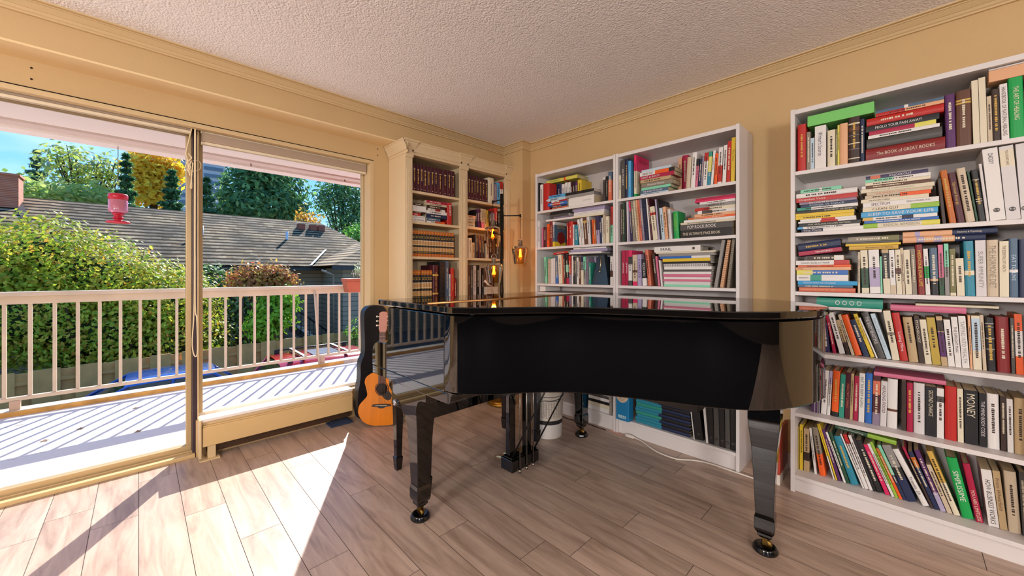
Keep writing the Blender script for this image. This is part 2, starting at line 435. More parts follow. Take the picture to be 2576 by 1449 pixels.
# low convector heater under the window
conv_m = mat('heater_enamel', 'd2b07a', 0.45, 0.4)
r = thing('convector_heater', 'long cream convector heater on the floor under the fixed window', 'heater', (-3.05, 0.85, 0))
HY0, HY1 = 0.272, 1.19
mb = MB().box(-3.098, -3.0, HY0, HY1, 0.238, 0.256, 0).box(-3.098, -3.012, HY0, HY1, 0.215, 0.238, 1)
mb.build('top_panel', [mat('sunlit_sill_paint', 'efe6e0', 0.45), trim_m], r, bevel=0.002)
mb = MB().box(-3.045, -2.998, HY0 + 0.004, HY1, 0.085, 0.205)
mb.box(-3.045, -3.0, HY0 + 0.004, HY1, 0.205, 0.215)
mb.build('front_panel', conv_m, r, bevel=0.004)
MB().box(-3.098, -2.992, HY0 - 0.012, HY0, 0.02, 0.254).build('end_cap', trim_m, r, bevel=0.002)
MB().box(-3.098, -3.046, HY0 + 0.03, HY1, 0.03, 0.084).build('heating_element', mat('heater_fins', '4b3423', 0.5, 0.4, 0.3, var=0.4, vscale=40, stretch=(1, 12, 1)), r)
MB().box(-3.09, -3.01, HY0 + 0.03, HY0 + 0.07, 0.008, 0.085).box(-3.098, -2.99, HY0 - 0.01, HY0 + 0.09, 0.0, 0.008).build('foot', trim_m, r)
mb = MB().box(-3.09, -2.975, 1.02, 1.185, 0.0, 0.012).box(-3.075, -2.98, 1.04, 1.17, 0.012, 0.02)
tag(mb.build('floor_cloth', mat('navy_cloth', '22304a', 0.9, bump=0.3, bscale=90), bevel=0.004), 'dark navy cloth strip lying on the floor below the heater end', 'cloth')

# unseen dark rug added behind the camera to darken the piano's reflections
tag(MB().box(-1.2, 5.4, -6.4, 0.68, 0.0, 0.012).build('added_dark_rug', mat('added_rug_charcoal', '1c1a1a', 0.95, 0.05, bump=0.3, bscale=150)), 'large dark rug on the floor behind the camera, mirrored in the piano', 'rug')

# small nail holes left in the plaster above the blinds
mb = MB()
for u, v in ((79, 171), (79, 199), (950, 375), (950, 391)):
    q = onX(u, v, WIN_X + 0.001); mb.lathe([(0.0, 0.0), (0.004, 0.0), (0.0045, 0.001)], (0, 0, 0), 8, M=Matrix.Translation(q) @ Matrix.Rotation(PI / 2, 4, 'Y'))
struct(mb.build('trim_6', dark_m))
# ================================================================== BOOKCASES
FRONT = 2.474
def bookcase(x0, x1, tops, label, name='white_bookcase'):
    """side panels, top, shelves, back and plinth; tops = upper faces of the shelves, lowest first"""
    r = thing(name, label, 'bookcase', ((x0 + x1) / 2, 2.61, 0), 'white bookcases along the wall')
    t = 0.0185; BK = 2.752
    MB().box(x0, x0 + t, FRONT, BK, 0, 2.02).build('side_panel', white_m, r, bevel=0.0015)
    MB().box(x1 - t, x1, FRONT, BK, 0, 2.02).build('side_panel', white_m, r, bevel=0.0015)
    MB().box(x0 + t, x1 - t, FRONT + 0.002, BK, 1.992, 2.016).build('top_panel', white_m, r, bevel=0.0015)
    MB().box(x0 + t, x1 - t, BK - 0.006, BK, 0.0, 1.992).build('back_panel', white_in_m, r)
    for z in tops:
        MB().box(x0 + t + 0.0005, x1 - t - 0.0005, FRONT + 0.002, BK - 0.007, z - 0.0195, z).build('shelf', white_m, r, bevel=0.0015)
    MB().box(x0 + t, x1 - t, FRONT + 0.022, FRONT + 0.038, 0.0, tops[0] - 0.02).build('plinth', white_m, r)
    mb = MB()
    for k in range(3): mb.lathe([(0, 0.0005), (0.0025, 0.0005), (0.0025, 0.0)], (0, 0, 0), 8, M=Matrix.Translation((x0 + t, 2.52, 1.86 + 0.032 * k)) @ Matrix.Rotation(PI / 2, 4, 'Y'))
    mb.build('peg_hole', dark_m, r)
    return r
R_T = [0.091, 0.42, 0.745, 1.058, 1.367, 1.690]
M_T = [0.110, 0.42, 0.745, 1.067, 1.378, 1.691]
bookcase(-2.247, -1.463, M_T, 'white open bookcase in the corner, leftmost of three in the row')
bookcase(-1.461, -0.661, M_T, 'white open bookcase in the middle of the row, behind the piano')
bookcase(-0.420, 0.382, R_T, 'white open bookcase standing apart at the right end of the row')

# ------------------------------------------------------------------ cream built-in bookcase with fluted pilasters
BF = -2.735
r = thing('built_in_bookcase', 'cream built-in bookcase with fluted pilasters beside the window', 'bookcase', (-2.87, 2.07, 0))
BY0, BY1 = 1.497, 2.641
PIL = [(1.497, 1.558), (2.031, 2.109), (2.578, 2.641)]
MB().box(-3.012, BF - 0.02, BY0, BY0 + 0.02, 0, 2.10).build('side_panel', cream_m, r)
MB().box(-3.012, BF - 0.02, BY1 - 0.02, BY1, 0, 2.10).build('side_panel', cream_m, r)
MB().box(-3.006, BF - 0.02, 2.056, 2.084, 0, 2.10).build('partition', cream_m, r)
MB().box(-3.013, -3.006, BY0 + 0.02, BY1 - 0.02, 0, 2.10).build('back_panel', cream_m, r)
MB().box(-3.006, BF - 0.02, BY0 + 0.02, BY1 - 0.02, 2.10, 2.118).build('top_panel', cream_m, r)
for y0, y1 in PIL:
    mb = MB().box(BF - 0.02, BF, y0, y1, 0, 2.10)
    wd = (y1 - y0) * 0.72; c = (y0 + y1) / 2; nfl = 4
    for k in range(nfl):
        yy = c - wd / 2 + wd * (k + 0.5) / nfl
        mb.lathe([(0.0042, 0), (0.0042, 1.36)], (BF, yy, 0.62), 8)
    mb.build('pilaster', cream_m, r)
    # capital: block and crown return above the pilaster
    mb = MB().box(BF, BF + 0.012, y0 - 0.004, y1 + 0.004, 2.075, 2.135)
    prof = [(0.012, 2.135), (0.018, 2.14), (0.02, 2.15), (0.034, 2.17), (0.04, 2.178), (0.04, 2.186), (0.052, 2.192), (0.052, 2.203)]
    for (a, z0), (b2_, z1) in zip(prof[:-1], prof[1:]):
        ya, yb = y0 - a * 0.7, y1 + a * 0.7; yc_, yd = y0 - b2_ * 0.7, min(y1 + b2_ * 0.7, 2.70)
        ya_ = min(yb, 2.64); yd_ = min(yd, 2.641)
        mb.add([(BF, ya, z0), (BF + a, ya, z0), (BF + a, ya_, z0), (BF, ya_, z0), (BF, yc_, z1), (BF + b2_, yc_, z1), (BF + b2_, yd_, z1), (BF, yd_, z1)],
               [(0, 1, 5, 4), (1, 2, 6, 5), (2, 3, 7, 6), (4, 5, 6, 7)])
    mb.build('capital', cream_m, r)
# cornice between capitals and its return along the window side
mb = MB()
prof = [(0.0, 2.10), (0.004, 2.10), (0.004, 2.118), (0.012, 2.122), (0.012, 2.135), (0.016, 2.15), (0.026, 2.17), (0.03, 2.178), (0.03, 2.19), (0.036, 2.194), (0.036, 2.203), (0.0, 2.203)]
for y0, y1 in ((1.55, 2.04), (2.10, 2.585)):
    k = len(prof)
    vs = [(BF - 0.02 + 0.02 + a, y, z) for y in (y0, y1) for a, z in prof]
    mb.add(vs, [(i, (i + 1) % k, k + (i + 1) % k, k + i) for i in range(k)])
mb.box(BF - 0.02, BF, 1.55, 2.59, 2.10, 2.203)
k = len(prof)
vs = [(x, BY0 - a * 1.25, z) for x in (-3.008, BF + 0.045) for a, z in prof]
mb.add(vs, [(i, k + i, k + (i + 1) % k, (i + 1) % k) for i in range(k)])
mb.build('cornice', cream_m, r)
B_T = [0.915, 1.292, 1.577, 1.824]
for y0, y1 in ((1.518, 2.055), (2.085, 2.62)):
    for z in [0.1, 0.5] + B_T:
        zt = z + (0.004 if y0 > 2 else 0)
        MB().box(-3.005, BF - 0.022, y0, y1, zt - 0.022, zt).build('shelf', cream_m, r, bevel=0.003)

# ================================================================== GRAND PIANO
black_m = mat('black_lacquer', '050506', 0.03, 0.5); black_m.node_tree.nodes['Principled BSDF'].inputs['IOR'].default_value = 1.7
brass_m = mat('brass', '7a5f30', 0.35, 0.5, 1.0)
gold_m = mat('hinge_brass', 'a8794a', 0.3, 0.5, 1.0)
felt_m = mat('piano_black_satin', '0c0c0e', 0.3, 0.4)
PY0, PY1 = 0.885, 2.325
bent = [(-1.30, PY0), (-1.245, 0.893), (-1.19, 0.928), (-1.125, 0.995), (-1.035, 1.125), (-0.94, 1.225), (-0.835, 1.292), (-0.71, 1.352), (-0.59, 1.405), (-0.47, 1.455), (-0.37, 1.525),
        (-0.295, 1.615), (-0.24, 1.735), (-0.213, 1.86), (-0.225, 1.98), (-0.275, 2.10), (-0.355, 2.20), (-0.46, 2.275), (-0.58, 2.315), (-0.70, PY1)]
curve = smooth_curve(bent, 5)
FRX = -1.79
outline = [(FRX, PY0)] + curve + [(FRX, PY1)]
def offset_poly(poly, d):
    out = []; n = len(poly)
    for i in range(n):
        a, b, c = Vector(poly[i - 1]), Vector(poly[i]), Vector(poly[(i + 1) % n])
        d1 = (b - a).normalized(); d2 = (c - b).normalized()
        n1 = Vector((d1.y, -d1.x)); n2 = Vector((d2.y, -d2.x)); m_ = n1 + n2
        m_ = m_ / max(0.3, m_.dot(n1)) if m_.length > 1e-6 else n1
        out.append((b.x + m_.x * d, b.y + m_.y * d))
    return out
piano = thing('grand_piano', 'glossy black grand piano with closed lid standing before the bookcases', 'piano', (-1.1, 1.6, 0))
def rim_mesh():
    mb = MB(); outer = outline; inner = offset_poly(outline, -0.05); n = len(outer)
    z0, z1 = 0.675, 0.986
    zs = [z0, z0 + 0.004, z1 - 0.003, z1]
    rings = [offset_poly(outer, -0.004), outer, outer, offset_poly(outer, -0.003)]
    for (ra, za), (rb, zb) in zip(list(zip(rings, zs))[:-1], list(zip(rings, zs))[1:]):
        vs = [(p[0], p[1], za) for p in ra] + [(p[0], p[1], zb) for p in rb]
        mb.add(vs, [(i, (i + 1) % n, n + (i + 1) % n, n + i) for i in range(n)], 0, True)
    mb.add([(p[0], p[1], z0) for p in rings[0]], [tuple(range(n - 1, -1, -1))], 0)
    mb.add([(p[0], p[1], z1) for p in rings[3]], [tuple(range(n))], 0)
    return mb
rim_mesh().build('rim', black_m, piano)
# lid: main leaf and front flap meeting at the fold with its long brass hinge
lid_o = offset_poly(outline, 0.013)
FOLD = -1.455
def lid_part(poly, name):
    n = len(poly); mb = MB(); z0, z1 = 0.994, 1.021
    rings = [(offset_poly(poly, -0.003), z0), (poly, z0 + 0.004), (poly, z1 - 0.004), (offset_poly(poly, -0.0035), z1)]
    for (ra, za), (rb, zb) in zip(rings[:-1], rings[1:]):
        vs = [(p[0], p[1], za) for p in ra] + [(p[0], p[1], zb) for p in rb]
        mb.add(vs, [(i, (i + 1) % n, n + (i + 1) % n, n + i) for i in range(n)], 0, False)
    mb.add([(p[0], p[1], z0) for p in rings[0][0]], [tuple(range(n - 1, -1, -1))])
    mb.add([(p[0], p[1], z1) for p in rings[3][0]], [tuple(range(n))])
    o = mb.build(name, black_m, piano)
    return o
main_leaf = [(FOLD + 0.0015, lid_o[0][1])] + [p for p in lid_o if p[0] > FOLD + 0.01] + [(FOLD + 0.0015, lid_o[-1][1])]
lid_part(main_leaf, 'lid')
FX = -1.868
lid_part([(FX, lid_o[0][1]), (FOLD - 0.0015, lid_o[0][1]), (FOLD - 0.0015, lid_o[-1][1]), (FX, lid_o[-1][1])], 'lid_flap')
MB().tube([(FOLD, lid_o[0][1] + 0.03, 1.0215), (FOLD, lid_o[-1][1] - 0.01, 1.0215)], 0.005, 10).build('hinge', gold_m, piano)
# lid rests on small felt buffers
mb = MB()
for x, y in ((-1.7, 0.92), (-1.2, 0.95), (-0.6, 1.45), (-0.3, 1.9), (-0.8, 2.28), (-1.6, 2.28)): mb.lathe([(0, 0.985), (0.012, 0.985), (0.012, 0.995), (0, 0.995)], (x, y, 0), 10)
mb.build('lid_buffer', felt_m, piano)
# cheek arms at both ends of the keyboard
def arm(y0, y1):
    top = [(-1.30, 0.986), (-1.788, 0.986), (-1.790, 0.975), (-1.790, 0.835), (-1.797, 0.817), (-1.812, 0.806), (-1.84, 0.802), (-1.87, 0.803), (-1.905, 0.80), (-1.935, 0.79), (-1.957, 0.772), (-1.968, 0.745), (-1.968, 0.675), (-1.962, 0.672), (-1.30, 0.672)]
    mb = MB(); n = len(top)
    vs = [(x, y0, z) for x, z in top] + [(x, y1, z) for x, z in top]
    mb.add(vs, [(i, n + i, n + (i + 1) % n, (i + 1) % n) for i in range(n)] + [tuple(range(n)), tuple(range(2 * n - 1, n - 1, -1))])
    mb.build('cheek_arm', black_m, piano, bevel=0.003)
arm(PY0 - 0.0015, PY0 + 0.055); arm(PY1 - 0.055, PY1 + 0.0015)
MB().box(-1.965, -1.275, PY0 - 0.001, PY1 + 0.001, 0.628, 0.6715).build('key_bed', black_m, piano, bevel=0.003)
MB().box(-1.955, -1.93, PY0 + 0.055, PY1 - 0.055, 0.672, 0.715).build('key_slip', black_m, piano, bevel=0.003)
MB().box(-1.925, -1.80, PY0 + 0.06, PY1 - 0.06, 0.672, 0.715).build('key_bed_block', felt_m, piano)
mb = MB(); nk = 52; ky0, ky1 = PY0 + 0.10, PY1 - 0.10; kw = (ky1 - ky0) / nk
for i in range(nk): mb.box(-1.926, -1.80, ky0 + i * kw + 0.0005, ky0 + (i + 1) * kw - 0.0005, 0.7155, 0.735)
o = mb.build('white_keys', mat('key_ivory', 'efe9da', 0.25), piano); o['kind'] = 'stuff'
mb = MB(); pat = [0, 1, 3, 4, 5]
for i in range(nk - 1):
    if (i % 7) in pat: mb.box(-1.88, -1.80, ky0 + (i + 1) * kw - 0.006, ky0 + (i + 1) * kw + 0.006, 0.735, 0.747)
o = mb.build('black_keys', felt_m, piano); o['kind'] = 'stuff'
# fallboard closed over the keys
MB().box(-1.935, -1.795, PY0 + 0.057, PY1 - 0.057, 0.752, 0.768).box(-1.815, -1.795, PY0 + 0.057, PY1 - 0.057, 0.768, 0.95).build('fallboard', black_m, piano, bevel=0.004)
# underside beams
mb = MB().box(-1.27, -0.55, 1.52, 1.60, 0.62, 0.674).box(-1.27, -0.45, 1.85, 1.93, 0.62, 0.674).box(-1.27, -1.19, 1.15, 2.25, 0.62, 0.674)
mb.build('under_beam', felt_m, piano)
# rim moulding step where the key bed ends
mb = MB()
q = [(-1.275, 0.628), (-1.262, 0.64), (-1.258, 0.66), (-1.247, 0.674), (-1.22, 0.6765), (-1.30, 0.6765), (-1.30, 0.628)]
n = len(q); vs = [(x, PY0 + 0.001, z) for x, z in q] + [(x, PY0 + 0.09, z) for x, z in q]
mb.add(vs, [(i, n + i, n + (i + 1) % n, (i + 1) % n) for i in range(n)] + [tuple(range(n)), tuple(range(2 * n - 1, n - 1, -1))])
mb.build('bed_bracket', black_m, piano)
# legs: square taper with a flared toe, knee bracket on top, brass caster in a black cup
def leg(x, y, front, ang=0.0):
    M = Matrix.Translation((x, y, 0)) @ Matrix.Rotation(ang, 4, 'Z')
    mb = MB(); prof = [(0.018, 0.062), (0.026, 0.072), (0.026, 0.082), (0.033, 0.092), (0.036, 0.105), (0.036, 0.148), (0.032, 0.163), (0.037, 0.30), (0.0445, 0.44), (0.053, 0.52), (0.056, 0.56), (0.056, 0.632 if front else 0.672)]
    prof = [(h, z) for h, z in prof]
    for (h0, z0), (h1, z1) in zip(prof[:-1], prof[1:]):
        vs = [(sx * h0, sy * h0, z0) for sx, sy in ((-1, -1), (1, -1), (1, 1), (-1, 1))] + [(sx * h1, sy * h1, z1) for sx, sy in ((-1, -1), (1, -1), (1, 1), (-1, 1))]
        mb.add(vs, [(i, (i + 1) % 4, 4 + (i + 1) % 4, 4 + i) for i in range(4)], M=M)
    h = prof[0][0]; mb.add([(-h, -h, prof[0][1]), (h, -h, prof[0][1]), (h, h, prof[0][1]), (-h, h, prof[0][1])], [(3, 2, 1, 0)], M=M)
    lg = mb.build('leg', black_m, piano, bevel=0.002)
    if front:
        kb = MB()
        q = [(-0.20, 0.6275), (-0.205, 0.592), (-0.18, 0.575), (-0.135, 0.56), (-0.09, 0.535), (-0.056, 0.485), (0.056, 0.51), (0.06, 0.55), (0.075, 0.575), (0.10, 0.587), (0.14, 0.591), (0.14, 0.6275)]
        n = len(q); vs = [(a, -0.0565, z) for a, z in q] + [(a, 0.0565, z) for a, z in q]
        kb.add(vs, [(i, n + i, n + (i + 1) % n, (i + 1) % n) for i in range(n)] + [tuple(range(n)), tuple(range(2 * n - 1, n - 1, -1))], M=M)
        kb.build('knee_bracket', black_m, lg, bevel=0.002)
    c = MB().box(-0.009, 0.009, -0.013, 0.013, 0.03, 0.066, M=M)
    c.lathe([(0.0, -0.008), (0.017, -0.008), (0.0195, -0.005), (0.0195, 0.005), (0.017, 0.008), (0, 0.008)], (0, 0, 0), 18, M=M @ Matrix.Translation((0.006, 0, 0.031)) @ Matrix.Rotation(PI / 2, 4, 'X'))
    c.build('caster', brass_m, lg)
    MB().lathe([(0, 0.0), (0.041, 0.0), (0.046, 0.006), (0.046, 0.012), (0.041, 0.018), (0.041, 0.022), (0.035, 0.026), (0.033, 0.024), (0.028, 0.011), (0, 0.011)], (x, y, 0), 32).build('caster_cup', mat('black_cup', '0d0d10', 0.15, 0.5), lg)
leg(-1.592, 0.948, True); leg(-1.60, 2.25, True); leg(-0.402, 1.862, False, 0.1)
# pedal lyre: two posts, pedal box, three pedals, rods and two slanting braces
ly = MB().box(-1.605, -1.51, 1.475, 1.695, 0.045, 0.112)
ly.box(-1.598, -1.517, 1.482, 1.688, 0.112, 0.12)
lyo = ly.build('pedal_lyre', black_m, piano, bevel=0.004)
for yy in (1.518, 1.652):
    MB().box(-1.585, -1.552, yy - 0.024, yy + 0.024, 0.12, 0.60).box(-1.60, -1.537, yy - 0.032, yy + 0.032, 0.60, 0.629).build('lyre_post', black_m, lyo, bevel=0.004)
for yy in (1.53, 1.585, 1.64):
    MB().tube([(-1.60, yy, 0.072), (-1.64, yy, 0.07), (-1.685, yy, 0.062), (-1.71, yy, 0.055)], [0.009, 0.011, 0.013, 0.008], 10).build('pedal', mat('pedal_brass', 'd8c79a', 0.25, 0.5, 0.9), lyo)
    MB().tube([(-1.505, yy, 0.06), (-1.505, yy, 0.63)], 0.0035, 8).lathe([(0, 0), (0.008, 0), (0.008, 0.016), (0, 0.016)], (-1.505, yy, 0.035), 10).build('pedal_rod', mat('rod_steel', '8d8478', 0.3, 0.5, 0.9), lyo)
for yy in (1.49, 1.68):
    MB().tube([(-1.53, yy, 0.12), (-1.22, yy, 0.66)], 0.0045, 8).build('brace', felt_m, lyo)

# ------------------------------------------------------------------ bench pushed in under the keyboard
bench = thing('piano_bench', 'black piano bench with tapered legs pushed under the keyboard', 'bench', (-1.93, 1.52, 0))
for x in (-2.08, -1.765):
    for y in (1.09, 1.955):
        mb = MB(); prof = [(0.014, 0.0), (0.016, 0.006), (0.021, 0.07), (0.021, 0.078), (0.0165, 0.082), (0.023, 0.385)]
        for (h0, z0), (h1, z1) in zip(prof[:-1], prof[1:]): mb.taper((x, y), (h0, h0), z0, (x, y), (h1, h1), z1)
        mb.build('leg', black_m, bench)
MB().box(-2.107, -1.738, 1.062, 1.983, 0.385, 0.468).build('apron', black_m, bench, bevel=0.004)
mb = MB().box(-2.115, -1.73, 1.055, 1.99, 0.468, 0.525)
mb.build('cushion', mat('black_leather', '101012', 0.4, 0.4), bench, bevel=0.018, seg=3)
mb = MB().lathe([(0, 0), (0.006, 0), (0.006, 0.018), (0.016, 0.02), (0.018, 0.026), (0.018, 0.04), (0.014, 0.046), (0, 0.046)], (0, 0, 0), 16, M=Matrix.Translation((-1.99, 1.062, 0.43)) @ Matrix.Rotation(PI / 2, 4, 'X'))
mb.build('height_knob', mat('knob_chrome', 'b9b9c0', 0.2, 0.5, 0.9), bench)

# ================================================================== GUITAR AND CASE
def guitar_half(w_low, w_waist, w_up, z_low, z_waist, z_up, zt):
    """right half outline of a guitar body as (half width, height) from the bottom"""
    return [(0, 0), (w_low * 0.45, 0.004), (w_low * 0.8, 0.035), (w_low * 0.98, z_low * 0.72), (w_low, z_low), (w_low * 0.93, z_low * 1.35), (w_waist * 1.08, z_waist * 0.9), (w_waist, z_waist), (w_waist * 1.04, z_waist * 1.1), (w_up * 0.97, z_up * 0.95), (w_up, z_up), (w_up * 0.92, z_up + (zt - z_up) * 0.5), (w_up * 0.6, zt - 0.008), (w_up * 0.25, zt), (0, zt)]
def body_prism(mb, half, d0, d1, M, m_side=0, m_top=0, k=4):
    h = smooth_curve(half, k)
    poly = h + [(-a, z) for a, z in reversed(h[1:-1])]
    n = len(poly)
    vs = [(a, d0, z) for a, z in poly] + [(a, d1, z) for a, z in poly]
    mb.add(vs, [(i, (i + 1) % n, n + (i + 1) % n, n + i) for i in range(n)], m_side, True, M)
    mb.add(vs, [tuple(range(n))], m_top, False, M)
    mb.add(vs, [tuple(range(2 * n - 1, n - 1, -1))], m_side, False, M)
GYAW = math.radians(50)
gx, gy = -2.785, 1.335
tilt = math.radians(2.5)
GM = Matrix.Translation((gx, gy, 0.004)) @ Matrix.Rotation(GYAW, 4, 'Z') @ Matrix.Rotation(-tilt, 4, 'X')
g = thing('acoustic_guitar', 'small acoustic guitar with orange top leaning in the corner beside the window', 'guitar', (gx, gy, 0))
top_m = mat('spruce_top', 'd07508', 0.3, 0.4, var=0.10, vscale=3, stretch=(30, 1, 1), coat=0.15)
side_m = mat('guitar_sides', '7a3714', 0.3, 0.5, coat=0.4)
mb = MB(); body_prism(mb, guitar_half(0.172, 0.107, 0.127, 0.12, 0.235, 0.325, 0.40), -0.045, 0.035, GM, 1, 0)
mb.build('body', [top_m, side_m], g)
mb = MB().lathe([(0.0, 0), (0.043, 0), (0.043, 0.0012), (0, 0.0012)], (0, 0, 0), 28, M=GM @ Matrix.Translation((0, -0.0455, 0.275)) @ Matrix.Rotation(PI / 2, 4, 'X'))
mb.build('sound_hole', mat('sound_hole_dark', '1c0d07', 0.8), g)
MB().lathe([(0.046, 0), (0.052, 0), (0.052, 0.001), (0.046, 0.001)], (0, 0, 0), 28, M=GM @ Matrix.Translation((0, -0.0452, 0.275)) @ Matrix.Rotation(PI / 2, 4, 'X')).build('rosette', mat('rosette', '5b2a12', 0.5), g)
mb = MB(); q = [(-0.072, 0.146), (-0.066, 0.158), (-0.03, 0.16), (0.03, 0.16), (0.066, 0.158), (0.072, 0.146), (0.03, 0.142), (0.015, 0.131), (-0.015, 0.131), (-0.03, 0.142)]
vs = [(a, -0.056, z) for a, z in q] + [(a, -0.045, z) for a, z in q]; n = len(q)
mb.add(vs, [(i, (i + 1) % n, n + (i + 1) % n, n + i) for i in range(n)] + [tuple(range(n - 1, -1, -1))], 0, False, GM)
br = mb.build('bridge', mat('bridge_rosewood', '1f1210', 0.5), g)
MB().box(-0.042, 0.042, -0.060, -0.056, 0.151, 0.154, M=GM).build('saddle', mat('bone', 'efe6d2', 0.4), br)
q = [(-0.05, 0.262), (-0.075, 0.225), (-0.068, 0.195), (-0.045, 0.185), (-0.02, 0.20), (-0.004, 0.222), (0.02, 0.225), (0.03, 0.23), (0, 0.24), (-0.03, 0.246)]
q = [(-a, z) for a, z in q]
vs = [(a, -0.0465, z) for a, z in q]; MB().add(vs, [tuple(range(len(q)))], 0, False, GM).build('pick_guard', mat('pick_guard', '150d0c', 0.2), g)
nm = MB()
nm.add([(-0.026, -0.042, 0.39), (0.026, -0.042, 0.39), (0.021, -0.042, 0.70), (-0.021, -0.042, 0.70), (-0.026, -0.02, 0.39), (0.026, -0.02, 0.39), (0.021, -0.025, 0.70), (-0.021, -0.025, 0.70)], [(0, 1, 2, 3), (1, 5, 6, 2), (4, 0, 3, 7), (5, 4, 7, 6), (3, 2, 6, 7)], 0, False, GM)
nk_ = nm.build('neck', mat('mahogany', '8a3d1c', 0.35, coat=0.3), g)
fb = MB(); fb.add([(-0.027, -0.0500, 0.315), (0.027, -0.0500, 0.315), (0.0215, -0.0500, 0.70), (-0.0215, -0.0500, 0.70), (-0.027, -0.042, 0.315), (0.027, -0.042, 0.315), (0.0215, -0.042, 0.70), (-0.0215, -0.042, 0.70)], [(0, 1, 2, 3), (1, 5, 6, 2), (4, 0, 3, 7), (4, 5, 1, 0), (3, 2, 6, 7)], 0, False, GM)
fb.build('fretboard', mat('fretboard', '56261a', 0.45), nk_)
fr = MB(); L0 = 0.55; z = 0.70
for i in range(1, 15):
    zz = 0.70 - L0 * (1 - 2 ** (-i / 12)); hw = 0.0215 + (0.70 - zz) * 0.0143
    fr.box(-hw, hw, -0.0512, -0.050, zz - 0.0008, zz + 0.0008, M=GM)
fr.build('frets', mat('fret_wire', 'c8bca8', 0.3, 0.5, 0.8), nk_)
hd = MB(); q = [(-0.021, 0.70), (0.021, 0.70), (0.030, 0.725), (0.031, 0.845), (0.012, 0.855), (-0.012, 0.855), (-0.031, 0.845), (-0.030, 0.725)]
n = len(q); vs = [(a, -0.042 + (z - 0.7) * 0.15, z) for a, z in q] + [(a, -0.027 + (z - 0.7) * 0.15, z) for a, z in q]
hd.add(vs, [(i, (i + 1) % n, n + (i + 1) % n, n + i) for i in range(n)] + [tuple(range(n - 1, -1, -1)), tuple(range(n, 2 * n))], 0, False, GM)
hdo = hd.build('headstock', mat('headstock_mahogany', 'a4512a', 0.35, coat=0.3), g)
for sx in (-1, 1):
    for k in range(3):
        zc = 0.75 + 0.034 * k
        MB().tube([(sx * 0.03, -0.026, zc), (sx * 0.04, -0.026, zc)], 0.003, 8, M=GM).lathe([(0, -0.007), (0.006, -0.006), (0.008, 0), (0.006, 0.006), (0, 0.007)], (0, 0, 0), 10, M=GM @ Matrix.Translation((sx * 0.046, -0.026, zc)) @ Matrix.Rotation(PI / 2, 4, 'X')).build('tuning_peg', mat('peg_pearl', 'e8dfcd', 0.3, 0.5, 0.3), hdo)
st = MB()
for k in range(6):
    a = -0.0175 + 0.007 * k
    st.tube([(a * 1.35, -0.0605, 0.153), (a, -0.052, 0.702)], 0.0006, 4, M=GM)
o = st.build('strings', mat('string_steel', 'cdc3b0', 0.3, 0.5, 0.8), g)

cx_, cy_ = -2.968, 1.346
CM = Matrix.Translation((cx_, cy_, 0.004)) @ Matrix.Rotation(PI / 2, 4, 'Z')
half = [(0, 0), (0.09, 0.004), (0.13, 0.03), (0.143, 0.10), (0.144, 0.16), (0.138, 0.24), (0.126, 0.31), (0.122, 0.36), (0.122, 0.42), (0.114, 0.47), (0.092, 0.52), (0.088, 0.60), (0.094, 0.78), (0.088, 0.85), (0.06, 0.885), (0.03, 0.893), (0, 0.895)]
mb = MB(); body_prism(mb, half, -0.036, 0.04, CM, 0, 0)
gc = mb.build('guitar_case', mat('case_black_vinyl', '17171c', 0.4, 0.5, bump=0.2, bscale=300))
tag(gc, 'black guitar-shaped hard case standing behind the orange guitar', 'guitar case')

# ================================================================== FLOOR LAMP with three amber glass shades
lx, ly_ = -2.505, 2.314
fl = thing('floor_lamp', 'black three-arm floor lamp with amber glass shades behind the piano', 'lamp', (lx, ly_, 0))
lamp_black = mat('lamp_black_metal', '121412', 0.4, 0.5, 0.3); lamp_gold = mat('lamp_gold', 'b98a3a', 0.3, 0.5, 0.9)
MB().lathe([(0, 0), (0.125, 0), (0.13, 0.004), (0.13, 0.018), (0.125, 0.022), (0.12, 0.022), (0.12, 0.034), (0.115, 0.038), (0, 0.04)], (lx, ly_, 0), 40).build('base', lamp_gold, fl)
MB().lathe([(0.0145, 0.04), (0.0145, 1.862), (0, 1.864)], (lx, ly_, 0), 18).build('pole', lamp_black, fl)
glassm = glass_mat('amber_glass', 'ead2a0', 0.35)
fil_m = mat('filament_glow', 'ffb347', 0.5, emit='ffa63a', estr=10.0)
bulb_m = glass_mat('bulb_glass', 'ffd9a0', 0.1)
socket_m = mat('socket_nickel', '9c8f80', 0.3, 0.5, 0.9)
